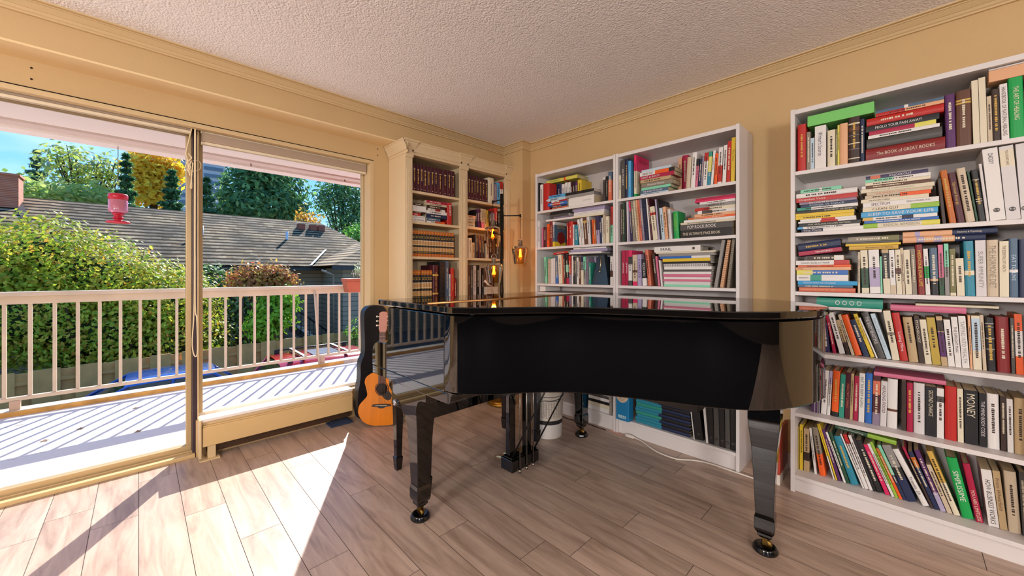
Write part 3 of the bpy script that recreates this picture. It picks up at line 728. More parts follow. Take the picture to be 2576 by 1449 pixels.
def shade(dx, dy, zarm, zcap, ztop, zbot):
    """dx, dy: arm tip from the pole; glass bell hangs from the arm on a cord"""
    tx, ty = lx + dx, ly_ + dy
    a = MB().tube([(lx, ly_, zarm), (tx, ty, zarm)], 0.006, 8)
    a.lathe([(0, -0.014), (0.009, -0.014), (0.009, 0.012), (0, 0.012)], (tx, ty, zarm), 12)
    ao = a.build('arm', lamp_black, fl)
    MB().tube([(tx, ty, zarm - 0.012), (tx, ty, zcap + 0.03)], 0.0022, 6).build('hanging_cord', lamp_black, ao)
    so = MB().lathe([(0, 0.012), (0.017, 0.012), (0.019, 0.006), (0.019, -0.03), (0.026, -0.034), (0.026, -0.04), (0, -0.04)], (tx, ty, zcap), 18)
    ring = [(tx + 0.021 * math.cos(t) * CA, ty + 0.021 * math.cos(t) * SA, zcap + 0.006 + 0.036 * math.sin(t)) for t in np.linspace(0, PI, 13)]
    so.tube(ring, 0.0022, 6)
    so.build('socket', socket_m, ao)
    h = ztop - zbot
    pr = [(0.027, ztop), (0.052, ztop - 0.006), (0.069, ztop - 0.018), (0.0755, ztop - 0.034), (0.073, ztop - 0.06), (0.064, ztop - h * 0.62), (0.056, zbot + 0.006), (0.0535, zbot)]
    MB().lathe(pr, (tx, ty, 0), 32).build('shade', glassm, ao)
    bz = ztop - 0.01
    bo = MB().lathe([(0.012, bz), (0.013, bz - 0.015), (0.024, bz - 0.04), (0.027, bz - 0.065), (0.022, bz - 0.09), (0.012, bz - 0.108), (0, bz - 0.112)], (tx, ty, 0), 18).build('bulb', bulb_m, ao)
    f_ = MB()
    for k in range(4):
        t = k * PI / 2 + 0.4; f_.tube([(tx + 0.004 * math.cos(t), ty + 0.004 * math.sin(t), bz - 0.018), (tx + 0.011 * math.cos(t), ty + 0.011 * math.sin(t), bz - 0.09)], 0.0024, 6)
    f_.build('filament', fil_m, ao)
    l = bpy.data.lights.new('bulb_light', 'POINT'); l.energy = 1.0; l.color = (1, 0.62, 0.25); l.shadow_soft_size = 0.02
    lo = bpy.data.objects.new('bulb_light', l); COL.objects.link(lo); lo.location = (tx, ty, bz - 0.06)
def arm_tip(lat, dep): return (CA * lat - SA * dep, SA * lat + CA * dep)
d = arm_tip(-0.085, 0.11); shade(d[0], d[1], 1.813, 1.625, 1.59, 1.395)
d = arm_tip(0.166, -0.01); shade(d[0], d[1], 1.668, 1.435, 1.40, 1.238)
d = arm_tip(-0.06, -0.21); shade(d[0], d[1], 1.495, 1.275, 1.245, 1.075)

# ================================================================== SMALL THINGS AROUND THE PIANO
# paint pail
bx_, by_ = -1.79, 2.105
pail = thing('paint_pail', 'white paint pail with printed label and wire handle under the piano', 'pail', (bx_, by_, 0))
MB().lathe([(0, 0), (0.098, 0), (0.101, 0.004), (0.108, 0.30), (0.108, 0.37), (0.0, 0.37)], (bx_, by_, 0), 40).build('body', mat('pail_white', 'd8d2cc', 0.4), pail)
MB().lathe([(0.109, 0.37), (0.114, 0.372), (0.114, 0.392), (0.106, 0.394), (0.104, 0.385), (0, 0.383)], (bx_, by_, 0), 40).build('lid', mat('pail_lid', 'cfc6bd', 0.4), pail)
lb = MB(); n = 40
def band(z0, z1, m, r0):
    vs = []
    for i in range(n + 1):
        a = -2.3 + 3.0 * i / n
        for z in (z0, z1): vs.append((bx_ + (r0 + 0.0235 * z) * math.cos(a), by_ + (r0 + 0.0235 * z) * math.sin(a), z))
    lb.add(vs, [(2 * i, 2 * i + 2, 2 * i + 3, 2 * i + 1) for i in range(n)], m, True)
band(0.125, 0.36, 0, 0.1022); band(0.10, 0.128, 1, 0.1023); band(0.33, 0.35, 1, 0.1026); band(0.292, 0.296, 1, 0.1026); band(0.262, 0.266, 1, 0.1026)
rl = random.Random(5)
for col_ in range(16):
    z = 0.255
    while z > 0.15:
        a0 = -2.2 + col_ * 0.17; a1 = a0 + rl.uniform(0.06, 0.14)
        r_ = 0.1028 + 0.0235 * z
        lb.add([(bx_ + r_ * math.cos(a), by_ + r_ * math.sin(a), zz) for a, zz in ((a0, z), (a1, z), (a1, z - 0.003), (a0, z - 0.003))], [(0, 1, 2, 3)], 2)
        z -= 0.0065
lb.build('label', [mat('label_paper', 'c9bdb0', 0.6), mat('label_black', '1b1719', 0.5), mat('label_text_grey', '6d645c', 0.6)], pail)
hp = [(bx_ + 0.112 * CA, by_ + 0.112 * SA, 0.33)] + [(bx_ + (0.112 + 0.03 * math.sin(t * PI)) * CA * math.cos(t * PI) + 0.11 * math.sin(t * PI) * SA, by_ + (0.112) * SA * math.cos(t * PI) - 0.11 * math.sin(t * PI) * CA, 0.33 - 0.06 * math.sin(t * PI)) for t in np.linspace(0.05, 0.95, 14)] + [(bx_ - 0.112 * CA, by_ - 0.112 * SA, 0.33)]
MB().tube(hp, 0.0022, 6).build('handle', mat('wire_handle', '2a2626', 0.4, 0.5, 0.6), pail)

# white extension cord, its plug, black cable, pink note, coiled cable, power strip
P = [onZ(u, v, 0.006) for u, v in ((1597, 1098), (1612, 1108), (1650, 1135), (1700, 1154), (1745, 1158), (1790, 1159), (1850, 1175), (1905, 1197), (1945, 1203))]
P = [(q.x, min(q.y, 2.462), 0.006) for q in P]; P[0] = (P[0][0], P[0][1], 0.012)
ec = thing('extension_cord', 'white extension cord running along the floor below the bookcases', 'cord', (-1.0, 2.42, 0))
ecm = mat('cord_white', 'ddd3c8', 0.5)
MB().tube(smooth_curve(P[:-1] + [(-0.52, 2.462, 0.006), (-0.50, 2.50, 0.006), (-0.51, 2.54, 0.006)], 5), 0.0045, 8).build('cable', ecm, ec)
pv = Vector(P[0]); dv = (Vector(P[0]) - Vector(P[1])).normalized(); dv.z = 0
MB().tube([pv - dv * 0.012, pv - dv * 0.002, pv + dv * 0.02, pv + dv * 0.045, pv + dv * 0.055], [0.006, 0.011, 0.0118, 0.0118, 0.009], 10).build('plug', ecm, ec)
bc = MB().tube(smooth_curve([(-1.95, 2.45, 0.004), (-1.85, 2.43, 0.004), (-1.70, 2.455, 0.004), (-1.60, 2.45, 0.004), (-1.56, 2.452, 0.004), (-1.525, 2.45, 0.004)], 6), 0.003, 6).build('black_cable', mat('cable_black', '15120f', 0.5))
tag(bc, 'thin black cable lying on the floor along the leftmost white bookcase', 'cable')
q = [onZ(u, v, 0.0) for u, v in ((1540, 1080), (1562, 1073), (1580, 1085), (1563, 1097))]
MB_ = MB(); MB_.add([(a.x, min(a.y, 2.47), 0.001 + 0.004 * (i == 1)) for i, a in enumerate(q)] + [(a.x, min(a.y, 2.47), 0.002 + 0.004 * (i == 1)) for i, a in enumerate(q)], [(0, 1, 2, 3), (7, 6, 5, 4), (0, 4, 5, 1), (1, 5, 6, 2), (2, 6, 7, 3), (3, 7, 4, 0)])
tag(MB_.build('paper_note', mat('pink_note', 'd8998a', 0.7)), 'small pink paper note lying on the floor before the bookcases', 'paper')
coil = MB()
for k in range(7):
    rr = 0.075 + 0.006 * math.sin(k * 2.1); pts = []
    for i in range(28):
        a = 2 * PI * i / 28
        pts.append((-0.545 + 0.012 * math.sin(k) + 0.015 * k - 0.04, 2.64 + rr * math.cos(a), 0.085 + 0.012 * math.cos(k * 1.7) + rr * 0.95 * math.sin(a)))
    coil.tube(pts + [pts[0]], 0.0042, 6, caps=False)
tag(coil.build('coiled_cable', mat('coil_white', 'd9cfbf', 0.5)), 'coil of white cable standing on the floor between two bookcases', 'cable')
mb = MB().box(-0.485, -0.47, 2.49, 2.70, 0.0, 0.055, 1).box(-0.485, -0.47, 2.49, 2.70, 0.055, 0.30, 0)
o = mb.build('board_game_box', [mat('game_box_red', 'a33a26', 0.5, var=0.3, vscale=14), mat('game_box_white', 'd9cdc0', 0.5)], bevel=0.001)
tag(o, 'thin red and white box wedged upright beside the right end bookcase', 'box')

# tissue box on the built-in shelf, metronome, blue radio
tb = thing('tissue_box', 'small grey tissue box with a white tissue on the built-in shelf', 'tissue box', (-2.795, 2.40, 0.9195))
MB().box(-2.84, -2.755, 2.352, 2.50, 0.9200, 1.025).build('carton', mat('tissue_carton', 'b9a794', 0.6, var=0.15, vscale=20), tb, bevel=0.003)
mb = MB(); pts = []
for i in range(7):
    for j in range(5):
        s_, t_ = i / 6, j / 4
        pts.append((-2.81 + 0.03 * t_ + 0.01 * math.sin(5 * s_), 2.35 + 0.10 * s_ + 0.02 * math.sin(3 * t_), 1.024 + 0.055 * (1 - s_) ** 1.3 * (0.6 + 0.4 * math.cos(2.4 * (t_ - 0.5))) + 0.012 * math.sin(7 * s_ + 3 * t_) * (1 - s_) + 0.004))
mb.add(pts, [(i * 5 + j, i * 5 + j + 1, (i + 1) * 5 + j + 1, (i + 1) * 5 + j) for i in range(6) for j in range(4)], 0, True)
mb.build('tissue', mat('tissue_paper', 'eee4da', 0.8), tb)

q0 = onY(1490, 700, 2.50); q1 = onY(1531, 700, 2.50); mxc = (q0.x + q1.x) / 2; hw = (q1.x - q0.x) / 2
mt = thing('metronome', 'dark pyramid metronome with silver scale on the leftmost bookcase', 'metronome', (mxc, 2.55, 1.067))
met_m = mat('metronome_shell', '1d2a33', 0.25, 0.5, coat=0.4)
mb = MB(); prof = [(hw, 0.045, 0.0), (hw * 0.97, 0.044, 0.01), (hw * 0.80, 0.040, 0.085), (hw * 0.78, 0.040, 0.09), (hw * 0.36, 0.026, 0.222), (hw * 0.30, 0.022, 0.228)]
for (a0, b0, z0), (a1, b1, z1) in zip(prof[:-1], prof[1:]): mb.taper((mxc, 2.535), (a0, b0 * 0.9), 1.0676 + z0, (mxc, 2.535), (a1, b1 * 0.9), 1.0676 + z1)
mb.build('shell', met_m, mt)
mb = MB(); mb.add([(mxc - 0.03, 2.500, 1.167), (mxc + 0.03, 2.500, 1.167), (mxc + 0.018, 2.514, 1.285), (mxc - 0.018, 2.514, 1.285)], [(0, 1, 2, 3)]); mb.build('scale_plate', mat('metronome_plate', '7d7c76', 0.3, 0.5, 0.7), mt)
mb = MB().tube([(mxc, 2.497, 1.162), (mxc, 2.510, 1.282)], 0.0035, 6).lathe([(0, 0), (0.007, 0.002), (0.007, 0.01), (0, 0.012)], (mxc - 0.002, 2.496, 1.16), 10); mb.build('pendulum', mat('metronome_pendulum', 'd8c9a0', 0.2, 0.5, 0.9), mt)
mb = MB()
for k in range(9):
    for sx in (-1, 1): mb.box(mxc + sx * 0.009 - 0.0045, mxc + sx * 0.009 + 0.0045, 2.4985 + 0.0011 * k, 2.4995 + 0.0011 * k, 1.18 + 0.011 * k, 1.1815 + 0.011 * k)
mb.build('scale_marks', dark_m, mt)

qa = onY(1543, 1020, 2.462); qb = onY(1578, 1020, 2.462)
zb = M_T[0]
rd = thing('radio', 'small blue portable radio with round cream speaker on the bottom shelf', 'radio', (qa.x, 2.5, zb))
RX0, RX1 = -1.442, -1.340
rd.location = (RX0, 2.5, zb)
mb = MB().box(RX0, RX1, 2.446, 2.51, zb + 0.0005, 0.365); mb.build('case', mat('radio_blue', '1a76a8', 0.4), rd, bevel=0.006)
c0 = ((RX0 + RX1) / 2 - 0.002, 2.4455, 0.285)
Mr = Matrix.Translation(c0) @ Matrix.Rotation(PI / 2, 4, 'X')
MB().lathe([(0, 0.0035), (0.043, 0.0035), (0.046, 0.002), (0.046, 0.0)], (0, 0, 0), 28, M=Mr).build('speaker_grille', mat('radio_cream', 'd9c0a4', 0.6), rd)
mb = MB()
for k in range(7):
    zz = -0.03 + 0.01 * k; hw_ = math.sqrt(0.042 ** 2 - zz ** 2) * 0.92
    mb.box(c0[0] - hw_, c0[0] + hw_, c0[1] - 0.0042, c0[1] - 0.0034, c0[2] + zz - 0.001, c0[2] + zz + 0.001)
mb.build('grille_slots', mat('grille_slot', '6e5a48', 0.8), rd)
mb = MB()
for a, b in ((-0.028, -0.016), (-0.012, 0.004), (0.008, 0.018), (0.022, 0.03)): mb.box(c0[0] + a, c0[0] + b, 2.4445, 2.4455, 0.135, 0.149)
mb.box(c0[0] - 0.03, c0[0] + 0.032, 2.4445, 2.4455, 0.128, 0.132); mb.build('badge', mat('badge_pale', 'b9cfd2', 0.5), rd)
# ================================================================== OUTSIDE
def peeling_deck():
    m = bpy.data.materials.new('deck_paint'); m.use_nodes = True
    n = m.node_tree.nodes; l = m.node_tree.links; b = n['Principled BSDF']
    t = n.new('ShaderNodeTexCoord'); mp = n.new('ShaderNodeMapping'); mp.inputs['Scale'].default_value = (3.0, 1.0, 1); l.new(t.outputs['Object'], mp.inputs[0])
    z = n.new('ShaderNodeTexNoise'); z.inputs['Scale'].default_value = 4.0; z.inputs['Detail'].default_value = 9; z.inputs['Roughness'].default_value = 0.65; l.new(mp.outputs[0], z.inputs['Vector'])
    r = n.new('ShaderNodeValToRGB'); l.new(z.outputs[0], r.inputs[0]); els = r.color_ramp.elements
    els[0].position = 0.645; els[0].color = lin('e3d7d0'); els[1].position = 0.675; els[1].color = lin('8d8078')
    l.new(r.outputs[0], b.inputs['Base Color']); b.inputs['Roughness'].default_value = 0.6
    return m
DZ, RX = -0.08, -5.40
struct(MB().box(-5.36, -3.25, -5.5, 7.0, DZ - 0.16, DZ).build('balcony_floor', peeling_deck()))
struct(MB().box(-5.50, -5.36, -5.5, 7.0, DZ - 0.16, DZ + 0.045, 0).box(-5.366, -5.352, -5.5, 2.0, DZ, DZ + 0.04, 1).build('trim_7', [mat('curb_paint', 'cdbfae', 0.7, var=0.2, vscale=6), mat('curb_timber', 'c9964a', 0.7, var=0.3, vscale=8)]))
rail_paint = mat('railing_paint', 'c9b49c', 0.5, var=0.08, vscale=5)
rl_ = thing('balcony_railing', 'beige metal balcony railing with upright bars outside the windows', 'railing', (RX, 0.7, DZ))
MB().box(RX - 0.055, RX + 0.055, -5.4, 6.6, 0.955, 0.993).box(RX - 0.022, RX + 0.022, -5.4, 6.6, 0.885, 0.955).build('top_rail', rail_paint, rl_, bevel=0.004)
MB().box(RX - 0.02, RX + 0.02, -5.4, 6.6, 0.045, 0.078).build('bottom_rail', rail_paint, rl_, bevel=0.003)
for k in range(-14, 24):
    y = -0.832 + 0.1395 * k
    if k == 18:
        MB().tube([(RX + 0.03, 1.635, 0.93), (RX + 0.035, 1.69, -0.035)], 0.013, 6).build('bent_bar', rail_paint, rl_)
    if y > 3.2 or y < -2.9: continue
    MB().box(RX - 0.012, RX + 0.012, y - 0.012, y + 0.012, 0.078, 0.885).build('baluster', rail_paint, rl_)
for y in (-0.775, 0.465, 1.737, -2.0, 3.0):
    MB().box(RX - 0.02, RX + 0.02, y - 0.03, y + 0.03, DZ + 0.045, 0.05).build('post_foot', mat('post_foot_paint', 'c2a28a', 0.6), rl_)
# roof overhang with hooks
ov = MB().box(-3.86, -3.25, -5.5, 7.0, 2.115, 2.20, 0).box(-3.97, -3.86, -5.5, 7.0, 2.10, 2.22, 1).box(-4.10, -3.97, -5.5, 7.0, 2.08, 2.24, 0)
struct(ov.build('overhang_soffit', [mat('overhang_white', 'efe3df', 0.7), mat('overhang_strip', 'd6c2bb', 0.7)]))
for u, v in ((631, 407), (867, 448)):
    q = onZ(u, v, 2.115); h = MB().tube([(q.x, q.y, 2.115), (q.x, q.y, 2.09), (q.x + 0.012, q.y, 2.075), (q.x + 0.02, q.y, 2.085)], 0.004, 6).lathe([(0.0, 0), (0.012, 0), (0.012, -0.003), (0, -0.003)], (q.x, q.y, 2.115), 10)
    tag(h.build('ceiling_hook', mat('hook_bronze', '7a5a3c', 0.4, 0.5, 0.6)), 'small bronze hook in the balcony soffit, ' + ('nearer the blind cords' if u < 700 else 'above the planter'), 'hook', 'hooks in the balcony soffit')
# exterior brick corner beside the fixed window
def brick_mat():
    m = bpy.data.materials.new('brick'); m.use_nodes = True
    n = m.node_tree.nodes; l = m.node_tree.links; b = n['Principled BSDF']
    t = n.new('ShaderNodeTexCoord'); k = n.new('ShaderNodeTexBrick'); l.new(t.outputs['Object'], k.inputs['Vector'])
    mp = n.new('ShaderNodeMapping'); mp.inputs['Rotation'].default_value = (PI / 2, 0, 0); l.new(t.outputs['Object'], mp.inputs[0]); l.new(mp.outputs[0], k.inputs['Vector'])
    k.inputs['Color1'].default_value = lin('c06a45'); k.inputs['Color2'].default_value = lin('a4553a'); k.inputs['Mortar'].default_value = lin('b79b86')
    k.inputs['Scale'].default_value = 1.0; k.inputs['Brick Width'].default_value = 0.21; k.inputs['Row Height'].default_value = 0.075; k.inputs['Mortar Size'].default_value = 0.006
    l.new(k.outputs[0], b.inputs['Base Color']); b.inputs['Roughness'].default_value = 0.85
    return m
brick_m = brick_mat()
struct(MB().box(-3.30, -3.235, WIN_Y1 + 0.022, 3.0, DZ, 2.115).build('wall_outside', brick_m))

# hummingbird feeder
fq = Vector((-4.0, -0.112, 1.52))
fd = thing('hummingbird_feeder', 'red hummingbird feeder with pink bottle hanging outside the glass door', 'bird feeder', tuple(fq))
red_m = mat('feeder_red', 'c31c35', 0.3, 0.5)
MB().lathe([(0, 0.0), (0.06, 0.0), (0.066, 0.006), (0.06, 0.014), (0.022, 0.018), (0.022, 0.03), (0.03, 0.034), (0.03, 0.042), (0.024, 0.046), (0.024, 0.058), (0.034, 0.062), (0.034, 0.074), (0, 0.074)], tuple(fq), 28).build('feeding_tray', red_m, fd)
MB().lathe([(0.032, 0.074), (0.05, 0.082), (0.052, 0.09), (0.052, 0.165), (0.046, 0.172)], tuple(fq), 28).build('bottle', mat('feeder_bottle', 'e88aa2', 0.1, 0.5, trans=0.35), fd)
MB().lathe([(0.0, 0.165), (0.046, 0.168), (0.053, 0.172), (0.053, 0.205), (0.048, 0.212), (0, 0.213)], tuple(fq), 28).build('cap', red_m, fd)
MB().tube([(fq.x, fq.y, fq.z + 0.21), (fq.x, fq.y, 2.082)], 0.0018, 6).build('hanging_wire', mat('feeder_wire', '4a4038', 0.5), fd)

def leaves(mb, pts, nrm, size, rng, m=0, aspect=0.5, fold=0.0):
    """scatter small pointed leaves at pts, roughly facing nrm"""
    n = len(pts)
    nr = nrm + rng.normal(0, 0.55, (n, 3)); nr /= np.linalg.norm(nr, axis=1)[:, None] + 1e-9
    a = np.cross(nr, rng.normal(0, 1, (n, 3))); a /= np.linalg.norm(a, axis=1)[:, None] + 1e-9
    b = np.cross(nr, a)
    s = size * (0.7 + 0.6 * rng.random(n))[:, None]
    P0 = pts - a * s * 0.5; P1 = pts + b * s * aspect * 0.5; P2 = pts + a * s * 0.5; P3 = pts - b * s * aspect * 0.5
    k = len(mb.v)
    V = np.stack([P0, P1, P2, P3], 1).reshape(-1, 3)
    mb.v += [tuple(p) for p in V]
    mb.f += [[k + 4 * i, k + 4 * i + 1, k + 4 * i + 2, k + 4 * i + 3] for i in range(n)]
    mb.m += [m] * n; mb.sm += [False] * n
def blob_points(rng, blobs, n, shell=0.55):
    """points in the outer shells of ellipsoids (cx, cy, cz, rx, ry, rz)"""
    vol = np.array([b[3] * b[4] + b[4] * b[5] + b[3] * b[5] for b in blobs]); pr = vol / vol.sum()
    idx = rng.choice(len(blobs), n, p=pr); B = np.array(blobs)[idx]
    d = rng.normal(0, 1, (n, 3)); d /= np.linalg.norm(d, axis=1)[:, None]
    rad = shell + (1.06 - shell) * rng.random(n) ** 0.5
    P = B[:, :3] + d * B[:, 3:] * rad[:, None]
    return P, d
# planter on the railing
py_ = 2.20
pl = thing('planter_box', 'terracotta planter box hung on the far end of the balcony railing', 'planter', (RX + 0.15, py_, 0.90))
terr = mat('terracotta', 'b45a3c', 0.6, var=0.12, vscale=9)
mb = MB(); x0, x1, y0, y1 = RX + 0.06, RX + 0.25, 1.975, 2.62
mb.taper(((x0 + x1) / 2, (y0 + y1) / 2), (0.085, 0.30), 0.90, ((x0 + x1) / 2, (y0 + y1) / 2), (0.095, 0.325), 1.045)
mb.box(x0 - 0.012, x1 + 0.012, y0 - 0.012, y1 + 0.012, 1.045, 1.085)
mb.build('box', terr, pl, bevel=0.006)
MB().box(RX - 0.06, RX + 0.08, 2.1, 2.13, 0.993, 1.0).box(RX - 0.06, RX + 0.08, 2.45, 2.48, 0.993, 1.0).build('bracket', mat('bracket_iron', '3a2f2a', 0.5, 0.5, 0.5), pl)
rg = np.random.default_rng(4)
P_, d_ = blob_points(rg, [((x0 + x1) / 2, 2.22, 1.17, 0.09, 0.16, 0.06), ((x0 + x1) / 2, 2.19, 1.22, 0.06, 0.09, 0.09), ((x0 + x1) / 2, 2.33, 1.17, 0.09, 0.15, 0.06)], 420, 0.2); P_[:, 2] = np.maximum(P_[:, 2], 1.115)
mb = MB(); leaves(mb, P_, d_, 0.035, rg)
for k in range(14):
    bx, by = rg.uniform(x0 + 0.02, x1 - 0.02), rg.uniform(2.1, 2.42); mb.tube([(bx, by, 1.0868), (bx + rg.normal(0, 0.02), by + rg.normal(0, 0.03), 1.2)], 0.002, 4)
vp = mb.build('variegated_plant', leaf_mat('variegated_leaf', ['dfe3c4', '8fa56b', 'eef0dc', '6f8a52']))
tag(vp, 'small pale variegated plant growing in the terracotta planter box', 'plant')
# ground, fence
GZ = -2.65
struct(MB().box(-75, -5.0, -55, 95, GZ - 0.3, GZ).build('ground', mat('ground_asphalt', '6d665f', 0.9, var=0.15, vscale=1.2)))
fence_m = mat('fence_timber', 'cb9a58', 0.85, var=0.15, vscale=3)
fn = thing('board_fence', 'brown board-on-board timber fence behind the parked cars', 'fence', (-15.8, 0.8, GZ))
fa, fb_ = Vector((-15.1, -6.0, 0)), Vector((-17.4, 9.5, 0))
fdv = (fb_ - fa); FL = fdv.length; fdv.normalize(); fnm = Vector((fdv.y, -fdv.x, 0)); fnm = fnm if fnm.x > 0 else -fnm
fang = math.atan2(fdv.y, fdv.x)
nb = 42
for i in range(nb):
    c = fa + fdv * (FL * (i + 0.5) / nb) + fnm * (0.05 if i % 2 else -0.05)
    M = Matrix.Translation((c.x, c.y, GZ)) @ Matrix.Rotation(fang, 4, 'Z')
    wbd = 0.24 if i % 2 else 0.17
    MB().box(-wbd, wbd, -0.02, 0.02, 0, 1.27 + (0.03 if i % 2 else -0.02), M=M).build('board', fence_m, fn)
M = Matrix.Translation((fa.x, fa.y, GZ)) @ Matrix.Rotation(fang, 4, 'Z')
MB().box(0, FL, -0.03, 0.03, 0.3, 0.39, M=M).box(0, FL, -0.03, 0.03, 0.95, 1.04, M=M).build('rail', fence_m, fn)

# shrubs and trees -------------------------------------------------
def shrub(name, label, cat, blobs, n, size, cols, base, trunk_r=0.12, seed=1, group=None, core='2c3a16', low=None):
    rg = np.random.default_rng(seed)
    t = thing(name, label, cat, base, group)
    mb = MB(); P, d = blob_points(rg, blobs, n)
    P = P + rg.normal(0, 0.13, P.shape)
    if low is not None:
        lowmask = P[:, 2] > low; P, d = P[lowmask], d[lowmask]
    leaves(mb, P, d + np.array([0.3, 0.0, 0.5]), size, rg)
    mb.build('foliage', leaf_mat(name + '_leaf_' + str(seed), cols), t)
    cm = MB(); rr = random.Random(seed)
    for (x, y, z, a, b, c) in blobs:
        for k in range(3):
            tip = (x + a * 0.75 * rr.uniform(-1, 1), y + b * 0.75 * rr.uniform(-1, 1), z + c * rr.uniform(0.0, 0.7))
            mid = ((tip[0] + base[0]) / 2 + rr.uniform(-.3, .3), (tip[1] + base[1]) / 2 + rr.uniform(-.3, .3), (tip[2] + base[2]) / 2)
            cm.tube([base, mid, tip], [trunk_r, trunk_r * 0.55, trunk_r * 0.2], 6)
    cm.build('branches', mat('bark', '4a3826', 0.9, var=0.2, vscale=6), t)
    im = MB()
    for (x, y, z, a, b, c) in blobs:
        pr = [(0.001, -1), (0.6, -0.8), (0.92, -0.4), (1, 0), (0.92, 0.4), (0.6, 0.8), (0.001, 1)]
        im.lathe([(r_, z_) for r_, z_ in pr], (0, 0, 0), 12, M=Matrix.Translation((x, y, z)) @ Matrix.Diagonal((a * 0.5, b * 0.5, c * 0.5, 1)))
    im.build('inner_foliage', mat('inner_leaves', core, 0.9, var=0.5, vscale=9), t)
    return t
def at(u, v, X): q = onX(u, v, X); return q
def blob(u, v, X, w_px, h_px, depth):
    q = at(u, v, X); w_ = q.x * -SA + q.y * CA
    k = w_ / FPX
    return (q.x, q.y, q.z, depth, w_px * k / 1.0, h_px * k)
YG = ['93b02c', 'c3cc3c', 'dcd64c', '7aa028', 'e6c24c', 'a3c030', 'd9a040', '6a9024', 'cbd850']
bl = [blob(110, 640, -19.6, 110, 95, 1.8), blob(-40, 690, -19.6, 120, 110, 1.8), blob(230, 690, -19.4, 130, 100, 1.8), blob(340, 735, -19.3, 130, 90, 1.7), blob(430, 770, -19.1, 110, 95, 1.7),
      blob(60, 800, -18.9, 170, 120, 1.6), blob(250, 830, -18.9, 170, 110, 1.6), blob(420, 860, -18.7, 130, 80, 1.5), blob(-120, 760, -19.6, 160, 160, 1.8)]
q = at(250, 900, -19.4)
shrub('rhododendron', 'big yellow-green rhododendron bush beyond the balcony railing', 'bush', bl, 36000, 0.15, YG, (q.x, q.y, GZ), 0.14, 11)
bl = [blob(520, 745, -21.4, 75, 75, 0.5), blob(600, 800, -21.4, 95, 95, 0.5), blob(545, 860, -21.4, 85, 60, 0.5)]
q = at(565, 900, -21.4)
shrub('laurel_bush', 'silvery green laurel bush right of the dark window post, behind the fence', 'bush', bl, 6000, 0.2, ['6f9048', 'a3bd7c', '547a34', 'c9d4ac', '7fa54c', '4a6e2c'], (q.x, q.y, GZ), 0.1, 12)
bl = [blob(640, 700, -18.05, 50, 30, 0.34), blob(690, 690, -18.05, 30, 22, 0.3), blob(715, 708, -18.05, 26, 20, 0.3), blob(690, 712, -18.05, 48, 34, 0.32), blob(620, 712, -18.05, 40, 28, .3)]
q = at(640, 880, -18.0)
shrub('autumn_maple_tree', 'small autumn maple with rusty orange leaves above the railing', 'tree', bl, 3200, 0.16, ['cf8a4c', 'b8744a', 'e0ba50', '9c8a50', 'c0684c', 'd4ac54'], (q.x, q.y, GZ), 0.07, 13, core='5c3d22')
bl = [blob(690, 785, -17.15, 45, 50, .36), blob(715, 765, -17.15, 28, 32, .34), blob(668, 820, -17.15, 40, 35, .36)]
q = at(690, 880, -17.15)
shrub('lime_shrub', 'bright lime green shrub near the foot of the outdoor stairs', 'bush', bl, 1600, 0.22, ['8fc02a', 'a7d23c', '6f9f22', 'b9dd55'], (q.x, q.y, GZ), 0.06, 14, core='3c5a14')

def conifer(u, vtop, X, wpx, label, seed, cols, kind='conifer_tree', n=3600, group='trees beyond the neighbouring roof', leaf=0.5, cat='tree'):
    rg = np.random.default_rng(seed); top = at(u, vtop, X); base = Vector((top.x, top.y, GZ)); H = top.z - GZ
    w_ = -SA * top.x + CA * top.y; R = wpx / 2 * w_ / FPX
    t = thing(kind, label, cat, tuple(base), group)
    mb = MB()
    h = rg.random(n) ** 0.75; lay = np.floor(h * 22) / 22 + rg.random(n) * 0.012
    ang = rg.random(n) * 2 * PI; prof = (1 - lay) ** 0.85 * (0.75 + 0.25 * np.sin(lay * 70) + 0.12 * rg.random(n))
    rad = R * prof * (0.25 + 0.75 * rg.random(n) ** 0.5)
    z = base.z + H * (0.12 + 0.88 * lay) - rad * 0.25
    P = np.stack([base.x + rad * np.cos(ang), base.y + rad * np.sin(ang), z], 1)
    nr = np.stack([np.cos(ang) * 0.5, np.sin(ang) * 0.5, np.full(n, 0.8)], 1)
    leaves(mb, P, nr, leaf, rg, aspect=0.45)
    mb.build('crown', leaf_mat('conifer_leaf_' + str(seed), cols), t)
    MB().lathe([(R * 0.07 + 0.12, 0), (R * 0.04 + 0.05, H * 0.5), (0.03, H * 0.98)], tuple(base), 8).build('trunk', mat('bark', '4a3826'), t)
    return t
